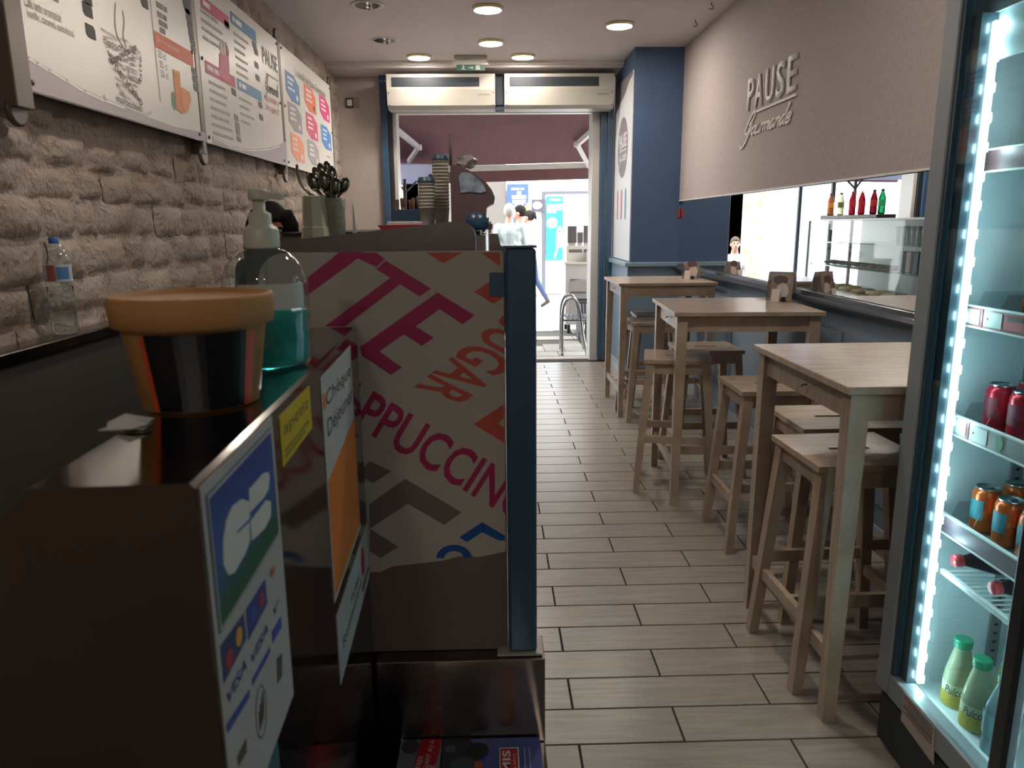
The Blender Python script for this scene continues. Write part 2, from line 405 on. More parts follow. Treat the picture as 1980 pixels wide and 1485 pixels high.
while z < ZC-.02:
    h = rng.uniform(.105, .15); h = min(h, ZC-z); y = 1.15+rng.uniform(0, .2)
    while y < YF:
        L = rng.uniform(.16, .34)
        if y+L > YF: L = YF-y
        hidden = (z > 1.93 and z+h < 2.62 and 2.6 < y and y+L < 7.1)
        seen = (z+h/2 < 1.45+ (y+0.3)*0.47)          # above that the frame ends
        if not hidden and seen and L > .05 and cnt < 298:
            inst('stone', variants[rng.randrange(14)], Matrix.Translation((XL-.001+rng.uniform(-.006, .009), y+L/2, z+h/2+rng.uniform(-.012, .012))) @ Matrix.Rotation(rng.uniform(-.06, .06), 4, 'X') @ Matrix.Diagonal((1.3, L*1.0, h*rng.uniform(.92, 1.06), 1)), wall_left); cnt += 1
        y += L
    z += h; row += 1

# ---- right wall: panel above, mirror, wainscot below
wall_right = struct(BOX('wall_right', (XR, YB-.3, -.1), (XR+.25, YF+.12, ZC+.1), WAIN))
BOX('upper_panel', (XR-.022, YB, 1.655), (XR-.0005, 6.95, ZC-.001), PANELW, wall_right)
BOX('panel_lip', (XR-.027, YB, 1.645), (XR-.0005, 6.95, 1.6545), WHITE, wall_right)
BOX('wainscot_panel', (XR-.012, YB, .1), (XR-.0005, 6.95, 1.05), WAIN, wall_right)
for a, b in ((2.1, 3.5), (3.6, 5.2), (5.3, 6.85)):
    BOX('wainscot_panel', (XR-.02, a, .2), (XR-.0125, b, .92), WAIN, wall_right)
rail_m = mat('dark_varnished_rail', '#4b4f56', 0.3, 0.3)
tr = struct(BOX('trim_1', (XR-.03, YB, 1.052), (XR-.001, 6.95, 1.085), rail_m, bev=.004))
tr2 = MB(); tr2.tube([(XR-.042, YB, 1.045), (XR-.042, 6.95, 1.045)], .02, 10); struct(tr2.build('trim_2', rail_m))
struct(BOX('baseboard_right', (XR-.022, 1.9, 0), (XR-.001, 6.9, .1), mat('light_grey_baseboard', '#9aa2a8', .4), bev=.003))
mirror = BOX('mirror', (XR-.006, 2.0, 1.088), (XR-.0008, 6.945, 1.642), mat('mirror_silver', '#eef2f2', 0.0, 1.0))
tag(mirror, 'long frameless wall mirror between the grey panel and the dark rail', 'mirror')

# ---- pillar
pillar = struct(BOX('wall_pillar', (1.28, 6.95, 1.10), (XR+.02, YF+.02, ZC), BLUE))
BOX('pillar_base', (1.255, 6.93, 0), (XR, YF+.02, 1.06), WAIN, pillar)
BOX('pillar_rail', (1.225, 6.9, 1.06), (XR, YF+.02, 1.10), mat('pale_blue_grey_rail', '#7f95a3', .3), pillar, bev=.006)
BOX('pillar_skirting', (1.245, 6.92, 0), (XR, YF+.02, .1), mat('light_grey_baseboard', '#9aa2a8', .4), pillar, bev=.003)

# ---- back wall and front wall with the street opening
wall_back = struct(BOX('wall_back', (XL-.3, YB-.3, -.1), (XR+.3, YB, ZC+.1), GREYW))
FASC = mat('pale_facade_render', '#cfc6b8', .9, bump=.3, bscale=30)
wall_front = struct(BOX('wall_front', (XL-.3, YF, -.1), (-1.09, YF+.3, ZC+.1), GREYW))
BOX('wall_pier', (1.285, YF, -.1), (XR+.3, YF+.3, ZC+.1), GREYW, wall_front)
BOX('wall_header', (XL-.3, YF+.02, 2.90), (XR+.3, YF+.3, 7.5), FASC, wall_front)
BOX('wall_outside', (-9, YF+.02, 0), (XL-.3, YF+.3, 7.5), FASC, wall_front)
BOX('wall_outside', (XR+.3, YF+.02, 0), (9, YF+.3, 7.5), FASC, wall_front)
BOX('unseen_sun_block', (-9, YB-.4, ZC+.3), (9, YF+.02, ZC+.5), FASC, wall_front)  # unseen slab, added with the tall facade to keep sun off the terrace

door = tag(thing('door_1', None, None, (0, YF, 0)), kind='structure')
BOX('frame_post', (-1.095, YF-.07, 0), (-1.03, YF+.1, 2.92), FRAMEBLUE, door, bev=.004)
BOX('frame_post', (-1.028, YF-.04, 0), (-.985, YF+.1, 2.6), mat('black_frame', '#23262b', .4), door, bev=.003)
BOX('frame_post', (-.983, YF-.02, 0), (-.945, YF+.22, 2.585), mat('pale_grey_jamb', '#b9b6b2', .4), door, bev=.003)
BOX('frame_post', (1.045, YF, 0), (1.125, YF+.28, 2.585), mat('pale_grey_jamb', '#b9b6b2', .4), door, bev=.003)
BOX('frame_post', (1.127, YF-.05, .03), (1.178, YF+.1, 2.6), FRAMEBLUE, door, bev=.004)
BOX('frame_post', (1.181, YF-.03, 0), (1.187, YF+.02, 2.6), WHITE, door)
BOX('frame_post', (1.19, YF-.07, 0), (1.25, YF+.1, 2.92), FRAMEBLUE, door, bev=.004)
BOX('door_header', (-1.03, YF-.03, 2.62), (1.25, YF+.02, 2.905), FRAMEBLUE, door)
BOX('door_header', (-1.03, YF-.05, 2.57), (1.19, YF+.05, 2.62), FRAMEBLUE, door, bev=.004)
BOX('door_header', (-.945, YF-.01, 2.556), (1.045, YF+.1, 2.569), WHITE, door)
BOX('frame_mullion', (.06, YF-.1, 2.62), (.135, YF-.03, 2.9), FRAMEBLUE, door, bev=.004)
BOX('door_bolt', (1.14, YF-.02, 0), (1.147, YF-.013, .03), DARK, door)
struct(BOX('trim_3', (-1.0, YF+.121, -.1), (1.2, YF+.3, -.002), mat('stone_threshold', '#b0a9a0', .7)))

# plain grey wall strip to the left of the door frame
sw = thing('light_switch', 'small square light switch with beige surround on the strip of wall left of the door', 'switch', (-1.39, YF, 2.64))
BOX('backplate', (-1.44, YF-.008, 2.61), (-1.31, YF-.0005, 2.71), mat('tan_plate', '#8d7b6c', .5), sw, bev=.003)
BOX('switch_frame', (-1.44, YF-.02, 2.615), (-1.365, YF-.0085, 2.705), mat('dark_brown_plastic', '#3a302b', .4), sw, bev=.003)
BOX('rocker', (-1.428, YF-.026, 2.63), (-1.377, YF-.0205, 2.69), WHITE, sw, bev=.003)

# ---- air curtains over the door
def air_curtain(x0, x1, label):
    y0, y1, z0, z1 = YF-.36, YF-.105, 2.55, 2.86
    t = thing('air_curtain', label, 'air curtain', ((x0+x1)/2, y1, z0), group='air curtains over the door')
    P = [(y1, z0), (y0+.05, z0), (y0, z0+.03), (y0-.03, z0+.17), (y0-.03, z1), (y1, z1)]
    MB().prism([(x0, a, b) for a, b in P], (x1-x0, 0, 0)).build('housing', mat('cream_enamel', '#aca89f', .35), t)
    g0, g1 = x0+.05, x1-.15
    gr = BOX('intake_grille', (g0, y0-.034, z0+.195), (g1, y0-.0305, z1-.03), mat('dark_grille', '#2e3338', .6), t)
    mb = MB()
    for i in range(12): mb.b2((g0, y0-.037, z0+.2+i*.0068), (g1, y0-.0345, z0+.2025+i*.0068))
    o = mb.build('grille_louvre', mat('dark_grille_bar', '#3a424a', .5), gr); o['kind'] = 'stuff'
    fr = Frame((x0, y0-.031, z0), (1, 0, 0), (0, 0, 1))
    print_text(fr, '< AIRTECNICS', x1-x0-.17, .115, .016, DARK, t, w=.12)
    for xx in (x0+.02, x1-.02):
        for zz in (.03, .14): MB().lathe([(.006, 0), (.006, .004)], (xx, y0-.004-.03*(zz/.17)-.004, z0+zz), 8, axis=(0, -1, 0)).build('screw', DARK, t)
    return t
air_curtain(-.98, .055, 'cream air curtain box with dark grille, left of the two above the door')
air_curtain(.145, 1.2, 'cream air curtain box with dark grille, next to the pillar above the door')

# ---- downlights
LIT = mat('lit_diffuser', '#fff3d0', .4, emit=36, ecol='#fff4e6')
RING = mat('pale_gold_ring', '#d8cf9f', .3, .3)
def downlight(x, y, lit, label):
    t = thing('downlight', label, 'ceiling light', (x, y, ZC-.03), group='lit round ceiling lights' if lit else 'unlit recessed ceiling lights')
    if lit:
        MB().lathe([(.097, -.022), (.108, -.012), (.112, -.0005), (.098, -.0005), (.092, -.014)], (x, y, ZC), 32, cap=False).build('ring', RING, t)
        MB().lathe([(.0, -.0235), (.075, -.0232), (.0965, -.0215), (.0955, -.0195), (0, -.0195)], (x, y, ZC), 32, cap=False).build('diffuser', LIT, t)
        MB().box((x, y-.06, ZC-.026), (.006, .05, .004)).build('clip', RING, t)
    else:
        MB().lathe([(.088, -.004), (.105, -.006), (.118, -.004), (.12, -.0005), (.086, -.0005)], (x, y, ZC), 32, cap=False).build('ring', mat('white_trim_ring', '#d2cdc8', .4), t)
        MB().lathe([(.084, -.0015), (.06, -.0008), (.0, -.0008)], (x, y, ZC), 32, cap=False).build('reflector', mat('faceted_reflector', '#9c9a98', .15, 1.0), t)
        MB().lathe([(.0, -.034), (.02, -.03), (.026, -.018), (.02, -.002)], (x+.015, y, ZC), 16, cap=False).build('bulb', mat('clear_bulb', '#dfe3e6', .1, glass=True), t)
for k, (u, v) in enumerate(((943, 14), (1198, 46), (949, 80), (810, 108), (1011, 107))):
    p = CAM.Z(u, v, ZC); downlight(p.x, p.y, True, ['lit round downlight, second row from the door, in line with the door mullion', 'lit round downlight close to the grey panel wall with the raised sign',
        'lit round downlight between the exit sign and the row nearer the counter', 'lit round downlight near the stone wall, left of the exit sign', 'lit round downlight right beside the exit sign'][k])
for k, (u, v) in enumerate(((710, 10), (743, 78))):
    p = CAM.Z(u, v, ZC); downlight(p.x, p.y, False, ['unlit recessed downlight with bright reflector, farther from the door', 'unlit recessed downlight with dark reflector near the door'][k])
for k, (x, y) in enumerate(((-.75, 2.6), (.6, 2.6), (-.5, -2.2), (.5, -2.2))):  # extra lamps outside the view, added to brighten the room
    downlight(x, y, True, ['added fill downlight out of view above the serving counter', 'added fill downlight out of view over the aisle beside the fridge table', 'added fill downlight behind the camera on the stone wall side', 'added fill downlight behind the camera on the fridge side'][k])

# ---- exit sign
p = CAM.Z(910, 116, ZC-.03); ex = thing('exit_sign', 'small white emergency exit light with green running-man panel on the ceiling', 'exit sign', (p.x, p.y, ZC-.12))
BOX('mount', (p.x-.15, p.y-.06, ZC-.03), (p.x+.15, p.y+.06, ZC-.0005), mat('cream_enamel', '#aca89f', .35), ex, bev=.005)
MB().prism([(p.x-.17, p.y-.02, ZC-.075), (p.x+.17, p.y-.02, ZC-.075), (p.x+.14, p.y-.02, ZC-.031), (p.x-.14, p.y-.02, ZC-.031)], (0, .05, 0)).build('housing', WHITE, ex)
pn = BOX('pictogram_panel', (p.x-.13, p.y-.03, ZC-.125), (p.x+.13, p.y-.02, ZC-.076), mat('exit_green', '#3c6b5c', .4), ex)
fr = Frame((p.x-.13, p.y-.03, ZC-.125), (1, 0, 0), (0, 0, 1))
WP = flat('#d8e4dc')
print_disc(fr, .062, .041, .006, .006, WP, pn, 'running_figure')
for q in ([(.05, .03), (.075, .034), (.078, .03), (.052, .024)], [(.056, .03), (.066, .03), (.07, .016), (.06, .014)], [(.06, .017), (.07, .016), (.084, .005), (.076, .003)], [(.06, .017), (.066, .012), (.05, .006), (.042, .01)]): print_poly(fr, q, WP, pn, 'running_figure')
print_poly(fr, [(.11, .028), (.14, .028), (.14, .036), (.158, .024), (.14, .012), (.14, .02), (.11, .02)], WP, pn, 'arrow')
print_rect(fr, .175, .006, .215, .043, WP, pn, 'door_symbol')

# ---- ceiling hooks
for k, (u, v) in enumerate(((1376, 4), (1345, 38))):
    p = CAM.Z(u, v, ZC)
    mb = MB(); mb.tube([(p.x, p.y, ZC-.0005), (p.x, p.y, ZC-.02)]+[(p.x+.014*sin(a), p.y, ZC-.034+.014*cos(a)) for a in [i*.5 for i in range(10)]], .003, 6)
    tag(mb.build('ceiling_hook', mat('dark_steel_hook', '#4a4642', .4, .8)), ['small screw hook in the ceiling nearer the wall sign', 'small screw hook in the ceiling nearer the blue pillar'][k], 'hook', 'ceiling hooks')

# ---- raised wall sign
sg = thing('wall_sign', 'raised white lettering PAUSE Gourmande on the grey panel wall', 'sign', (XR-.023, 4.78, 1.95))
fr = Frame((XR-.022, 5.215, 1.95), (0, -1, 0), (0, 0, 1)); SW = mat('white_sign_letters', '#ece7e3', .5)
def st(u, v): return fr.st(u, v)
x = .0
for ch, (u0, u1) in zip('PAUSE', ((1448, 1463), (1462, 1480), (1482, 1501), (1502, 1521), (1523, 1544))):
    s0 = fr.st(u0, 190)[0]; s1 = fr.st(u1, 150)[0]
    print_text(fr, ch, s0, .222, .2, SW, sg, w=s1-s0-.012, bold=.012, lift=.003, depth=.008)
s0 = fr.st(1466, 212)[0]
bar = MB().prism([fr.p(a, b, .004) for a, b in ((s0, .190), (.86, .190), (.86, .201), (s0, .201))], fr.n*.008).build('underline', SW, sg)
script_word(fr, 'Gourmande', -.03, .062, .86, .052, SW, sg, .012, .007, .003)

# ---- poster on the pillar side
ps = thing('pillar_poster', 'tall white poster with round grey PAUSE logo on the side of the pillar', 'poster', (1.275, 7.4, 1.11))
MB().b2((1.272, 6.97, 1.112), (1.2795, 7.9, 2.78)).build('sheet', mat('poster_white', '#d6d8da', .4), ps)
fr = Frame((1.272, 7.9, 1.112), (0, -1, 0), (0, 0, 1))
gq = mat('poster_grey', '#857c80', .5)
print_disc(fr, .47, 1.05, .27, .28, gq, ps, 'round_logo')
print_text(fr, 'PAUSE', .47, 1.05, .13, flat('#d8d8da'), ps, w=.42, bold=.02, center=True, lift=.002)
print_rect(fr, .3, 1.02, .64, 1.03, flat('#d8d8da'), ps, 'logo_line', h=.0015)
script_word(fr, 'Gourmande', .28, .93, .4, .05, flat('#d8d8da'), ps, .012, .001, .002)
for i, c in enumerate(('#b9848e', '#b06a78', '#5f8f98')):
    print_rect(fr, .2+i*.22, .38, .28+i*.22, .62, flat(c), ps, 'printed_cup'); print_disc(fr, .24+i*.22, .62, .04, .05, flat(c), ps, 'printed_cup', h=.0008)
print_poly(fr, [(.0, 1.40), (.25, 1.48), (.5, 1.52), (.75, 1.61), (.92, 1.63), (.92, 1.667), (.0, 1.667)], gq, ps, 'brush_stroke')
tag(BOX('fire_alarm_tag', (1.70, 6.94, 1.50), (1.73, 6.9495, 1.58), mat('red_tag', '#8c3a44', .5), bev=.003), 'small red tag on the blue pillar near the mirror', 'tag')

# ================================================================== MENU BOARDS (left wall)
XBD = -1.45
BZ0, BZ1 = 1.875, 2.70
BW = mat('menu_board_white', '#d3cdc6', .35)
TAUPE = mat('menu_taupe', '#a3979a', .4)
def post_(y, name='board_bracket'):
    pass
def board(y0, y1, label):
    t = thing('menu_board', label, 'menu board', (XBD, (y0+y1)/2, BZ0), group='menu boards along the stone wall')
    BOX('panel', (XBD-.012, y0, BZ0), (XBD-.0008, y1, BZ1), BW, t, bev=.002)
    fr = Frame((XBD, y0, BZ0), (0, 1, 0), (0, 0, 1))
    for a in (.03, y1-y0-.03):
        for b in (.03, BZ1-BZ0-.03, (BZ1-BZ0)/2): MB().lathe([(.009, 0), (.009, .004), (.005, .007)], fr.p(a, b), 10, axis=(1, 0, 0)).build('screw', mat('steel_screw', '#6b6661', .3, .9), t)
    return t, fr
def torn(fr, pts, t, H=0):
    print_poly(fr, [(pts[0][0], 0.004), (pts[-1][0], .004)]+pts[::-1], TAUPE, t, 'torn_stripe')
    mb = MB(); r = random.Random(4)
    for (a, b), (c, d) in zip(pts, pts[1:]):
        if r.random() < .45: mb.prism([fr.p(*q, .0016) for q in ((a, b-.012), (c, d-.014), (c, d-.004), (a+.02, b-.004))], fr.n*.0006)
    mb.build('torn_edge', flat('#d9d5d0'), t)
BLK = flat('#35322f'); INK = flat('#7d746d'); INKL = flat('#a59b95')
def tagsq(fr, u, v, w_, h_, t, c=BLK, name='price_tag'):
    s, z = fr.st(u, v); return print_poly(fr, [(s-w_/2, z-h_/2+.012), (s-w_/2+.012, z-h_/2), (s+w_/2, z-h_/2), (s+w_/2, z+h_/2-.012), (s+w_/2-.012, z+h_/2), (s-w_/2, z+h_/2)], c, t, name)
r = random.Random(11)
# board 1
Y1, Y2, Y3, Y4 = 2.50, 4.00, 5.55, 7.22
t, fr = board(Y1+.02, Y2-.035, 'menu board with coffee-cup word cloud and orange juice glass')
def P_(u, v): return fr.st(u, v)
torn(fr, [P_(*q) for q in ((50, 106), (68, 117), (92, 131), (126, 151), (160, 172), (200, 190), (240, 205), (290, 228), (340, 246), (396, 256))], t)
def line_px(body, a, b, h, ma=INK, hh=None):
    s0, z0 = fr.st(*a); s1, z1 = fr.st(*b); print_text(fr, body, s0, z0, h, ma, t, w=s1-s0)
line_px('Café latte aromatisé', (47, 10), (118, 38), .03)
line_px('(vanille, caramel, spéculoos)', (53, 36), (143, 71), .032)
greek(fr, P_(85, 3)[0], P_(85, 3)[1]+.02, .16, .028, INK, t, r)
for q in ((169, 19), (175, 61), (168, -4), (279, 4)): tagsq(fr, *q, .065, .046, t)
s, z = P_(300, 5); print_rect(fr, P_(296, 60)[0], .12, P_(296, 60)[0]+.004, BZ1-BZ0-.02, INKL, t, 'divider_line')
for k, (u, v) in enumerate(((303, 12), (305, 31), (308, 47), (310, 62))): greek(fr, P_(u, v)[0], P_(u, v)[1], .11, .022, INK, t, r)
for k in range(6): tagsq(fr, 363+k*2.2, 24+k*14.2, .06, .029, t)
s, z = P_(361, 8); print_disc(fr, s, z, .045, .045, BLK, t, 'price_tag')
a = P_(300, 88); b = P_(380, 126); ob = print_rect(fr, a[0], a[1]-.005, Y2-Y1-.08, a[1]+.062, flat('#d6673f'), t, 'orange_bar')
print_text(fr, "Jus d'orange pressé", a[0]+.02, a[1]+.015, .032, flat('#ecd9cc'), t, w=.24, lift=.0018)
for k, (u, v) in enumerate(((306, 110), (309, 130), (311, 148))): print_text(fr, ['25 cl', '33 cl', '50 cl'][k], P_(u, v)[0], P_(u, v)[1], .03, INK, t)
for k, (u, v) in enumerate(((375, 138), (377, 154), (379, 170))): tagsq(fr, u, v, .06, .033, t, flat('#3d453f'))
og = [P_(*q) for q in ((334, 134), (347, 138), (349, 168), (366, 178), (369, 195), (362, 214), (352, 220), (341, 210))]
print_poly(fr, og, flat('#d8813a'), t, 'juice_print'); print_poly(fr, [P_(*q) for q in ((334, 134), (347, 138), (347.5, 143), (334.5, 139))], flat('#e0b451'), t, 'juice_print', h=.0016)
s, z = P_(357, 194); print_disc(fr, s, z, .045, .055, flat('#dc8a4c'), t, 'orange_slice_print', h=.0016)
s, z = P_(336, 195); print_disc(fr, s, z, .022, .04, flat('#5e7d61'), t, 'leaf_print')
# word-cloud cup: words inside a cup outline
s0, z0 = P_(205, 92); s1, z1 = P_(272, 180); cw = flat('#6d5f57'); cw2 = flat('#a08478')
sc0 = P_(243, 140)
rw = random.Random(17); WORDS = ['cappuccino', 'latte', 'moka', 'espresso', 'ristretto', 'macchiato', 'caffè', 'americano', 'marocchino']
for k in range(9):
    tt = .115-k*.026; half = .165-.011*k; x_ = -half
    while x_ < half-.05:
        wd = rw.choice(WORDS); ww = min(.012*len(wd), half-x_)
        print_text(fr, wd, sc0[0]+x_, sc0[1]+tt-.04*(x_+.1), .015, cw2 if rw.random() < .6 else cw, t, w=ww*.92, rvec=(1, rw.uniform(-.15, .15))); x_ += ww
for body, ds, dz, h, rot, ww, c in (('cappuccino', -.15, .10, .045, .0, .2, cw), ('cappuccino', -.10, .0, .05, .42, .24, cw), ('americano', -.13, .03, .055, -.5, .27, cw), ('latte', .02, -.035, .045, 0, .1, cw2),
     ('marocchino', -.10, -.185, .042, -.05, .21, cw), ('moka', .06, .06, .034, .9, .09, cw2), ('espresso', -.13, .06, .026, -.35, .13, cw2), ('macchiato', -.0, .06, .026, .25, .13, cw2), ('ristretto', -.02, -.1, .026, -.2, .13, cw2), ('latte', .13, -.02, .04, 1.35, .1, cw), ('caffè', -.09, -.09, .03, -.7, .08, cw2), ('espresso', .0, .02, .02, .0, .1, cw2)):
    print_text(fr, body, sc0[0]+ds*1.05, sc0[1]+dz*.68, h*.7, c, t, w=ww*1.05, rvec=(cos(rot), sin(rot)), uvec=(-sin(rot), cos(rot)))
mb = MB(); pr = [Vector((sc0[0]+.2*cos(a), sc0[1]-.125+.03*sin(a), 0)) for a in np.linspace(pi, 2*pi, 20)]
for A, B_ in zip(pr, pr[1:]): mb.prism([fr.p(A.x, A.y, .0006), fr.p(B_.x, B_.y, .0006), fr.p(B_.x, B_.y+.012, .0006), fr.p(A.x, A.y+.012, .0006)], fr.n*.0006)
mb.build('saucer_print', flat('#bdb6ae'), t)
for pts in (((222, 5), (221, 40), (226, 70), (236, 88)), ((236, 20), (239, 42), (237, 68), (243, 92))):
    mb = MB(); pp = spline([Vector(P_(*q)) for q in pts], 6)
    for A, B_ in zip(pp, pp[1:]): mb.prism([fr.p(A.x, A.y, .0006), fr.p(B_.x, B_.y, .0006), fr.p(B_.x+.008, B_.y, .0006), fr.p(A.x+.008, A.y, .0006)], fr.n*.0006)
    mb.build('steam_print', flat('#9a8f88'), t)
# board 2
t, fr = board(Y2+.035, Y3-.03, 'menu board with pink milkshake print and PAUSE Gourmande logo')
torn(fr, [P_(*q) for q in ((411, 263), (430, 272), (450, 283), (470, 287), (495, 288), (520, 286), (540, 280), (553, 273))], t)
MAG, BLU = flat('#c03a63'), flat('#3f7aa8')
for (u0, v0, u1, v1, c, h) in ((389, 14, 442, 40, MAG, .06), (447, 45, 495, 79, BLU, .065), (398, 140, 455, 168, MAG, .06), (460, 172, 506, 194, BLU, .06)):
    a = fr.st(u0, v0); b = fr.st(u1, v1); print_rect(fr, a[0], a[1], b[0], a[1]+h, c, t, 'heading_bar'); greek(fr, a[0]+.02, a[1]+.018, (b[0]-a[0])*.4, .026, flat('#e6dcd8'), t, r).location.x += .001
for (u, v, n, w_) in ((388, 22, 4, .36), (452, 66, 7, .28), (404, 160, 8, .34), (463, 192, 4, .26)):
    a = fr.st(u, v); greek(fr, a[0], a[1], w_, .014, INKL, t, r, n, .042)
for u, v in ((438, 48), (492, 87), (495, 100), (496, 126), (498.5, 151), (452, 178), (503.5, 203), (505, 227)): tagsq(fr, u, v, .075, .036, t)
for u, v, h in ((457, 228, .035), (460, 249, .07), (462, 269, .03)): tagsq(fr, u, v, .07, h, t, flat('#77746c'))
a = fr.st(424, 100); print_poly(fr, [fr.st(*q) for q in ((424, 103), (442, 110), (444, 148), (436, 151), (425, 144))], flat('#d0647a'), t, 'milkshake_print')
for q in ((428, 94), (434, 96), (439, 99)): s, z = fr.st(*q); print_disc(fr, s, z, .025, .03, flat('#d7b3b0' if q[0] != 439 else '#a8404a'), t, 'milkshake_print')
s, z = fr.st(434, 145); print_disc(fr, s, z, .1, .03, flat('#cf5876'), t, 'milkshake_print', h=.0015)
a = fr.st(508, 122); b = fr.st(537, 142); print_text(fr, 'PAUSE', a[0], a[1], .105, flat('#6a625d'), t, w=b[0]-a[0], bold=.015)
a = fr.st(512, 137); print_rect(fr, a[0]+.03, a[1]-.012, b[0], a[1]-.006, flat('#6a625d'), t, 'underline')
script_word(fr, 'Gourmande', a[0]-.03, a[1]-.12, .33, .04, flat('#7a726c'), t, .008, .0006, .001)
a = fr.st(512, 192); print_text(fr, 'vous souhaite un', a[0], a[1], .045, flat('#b05068'), t, w=.33, shear=.25)
a = fr.st(515, 212); print_text(fr, 'bon appétit !!', a[0], a[1]-.01, .055, flat('#b05068'), t, w=.3, shear=.25)
# board 3
t, fr = board(Y3+.03, Y4, 'menu board with eight coloured octagonal tags')
a = fr.st(570, 143); print_text(fr, 'La famille de Pause Gourmande', a[0], a[1]-.01, .06, flat('#77706c'), t, w=1.05, shear=.3)
cols = ['#3f74a6', '#cf6a3e', '#c23a72', '#8d8588', '#c4476f', '#4a7fbd', '#dc8d70', '#9a9694']
for k, (u, v) in enumerate(((566, 171), (600, 193), (627.5, 211), (571, 229), (603.5, 246), (631, 267), (576, 287), (606.5, 297))):
    s, z = fr.st(u, v); a_, b_ = .19, .095
    pts = [(s-a_, z+b_), (s+a_*.25, z+b_), (s+a_, z+b_*.45), (s+a_, z-b_), (s-a_*.25, z-b_), (s-a_, z-b_*.45)]
    tg = print_poly(fr, pts, flat(cols[k]), t, 'octagon_tag')
    greek(fr, s-.14, z+.05, .2, .016, flat('#ddd6d2'), tg, r, 3, .036).location.x += .001
    print_disc(fr, s+.11, z-.055, .03, .022, flat('#d8cdc8' if k != 1 else '#4a3a35'), tg, 'tag_emblem', h=.0016)
s, z = fr.st(636, 305); greek(fr, s-.1, z, .2, .012, INKL, t, r)
# brackets between the boards
BRK = mat('dark_bronze_bracket', '#6a6058', .4, .5)
def bracket(y, w_, label, deep=.0):
    t = thing('board_bracket', label, 'bracket', (XBD, y, BZ0), group='brackets holding the menu boards')
    MB().b2((XL+.02, y-w_/2, BZ0-.06), (XBD+deep, y+w_/2, BZ1+.03), bev=.004).build('bar', BRK, t)
    MB().lathe([(.05, 0), (.05, .012), (.04, .016)], (XBD-.02, y, BZ0-.065), 16, axis=(1, 0, 0)).build('end_cap', BRK, t)
    MB().lathe([(.05, 0), (.05, .012), (.04, .016)], (XBD-.02, y, BZ1+.035), 16, axis=(1, 0, 0)).build('end_cap', BRK, t)
bracket(Y1-.03, .09, 'wide dark bronze bracket at the near end of the coffee-cup board', .02)
bracket(Y2, .05, 'dark bronze bracket between the coffee board and the milkshake board')
bracket(Y3, .04, 'dark bronze bracket between the milkshake board and the octagon-tag board')
bracket(Y4+.03, .04, 'dark bronze bracket at the door end of the octagon-tag board')

# ================================================================== TABLES AND STOOLS
def bar_table(cx, cy, rz, label):
    t = thing('bar_table', label, 'table', (cx, cy, 0), rz, 'square bar tables along the mirror wall'); S, H = .37, 1.02
    R = W[t]
    def B(): q = MB(); q.M = R; return q
    q = B(); q.box((0, 0, H-.011), (2*S, 2*S, .022), bev=.003); q.build('table_top', WOOD, t)
    L = S-.035
    for sx in (-1, 1):
        for sy in (-1, 1):
            q = B(); q.bar((sx*(L+.0), sy*L, 0), (sx*(L-.01), sy*(L-.01), H-.022), .038, .038, .054, .054); q.build('leg', WOOD, t)
    for sx in (-1, 1):
        q = B(); q.box((sx*(L-.008), 0, H-.022-.04), (.022, 2*L-.06, .08)); q.build('apron', WOOD, t)
        q = B(); q.box((0, sx*(L-.008), H-.022-.04), (2*L-.06, .022, .08)); q.build('apron', WOOD, t)
    q = B(); q.box((-L, 0, .2), (.022, 2*L-.04, .045)); q.build('stretcher', WOOD, t)
    q = B(); q.box((L, 0, .2), (.022, 2*L-.04, .045)); q.build('stretcher', WOOD, t)
    q = B(); q.box((0, 0, .2), (2*L-.02, .022, .045)); q.build('stretcher', WOOD, t)
    q = B(); q.tube([(-L-.008, -.05, H-.06), (-L-.02, -.045, H-.062), (-L-.02, -.03, H-.07)], .003, 6); q.build('bag_hook', mat('steel_screw', '#6b6661', .3, .9), t)
    return t
bar_table(1.312, 2.275, 0, 'square birch bar table beside the drinks fridge, no menu card on it')
bar_table(1.29, 3.99, radians(-3.5), 'square birch bar table with menu card, middle of the row along the mirror')
bar_table(1.305, 5.87, 0, 'square birch bar table in front of the blue pillar')

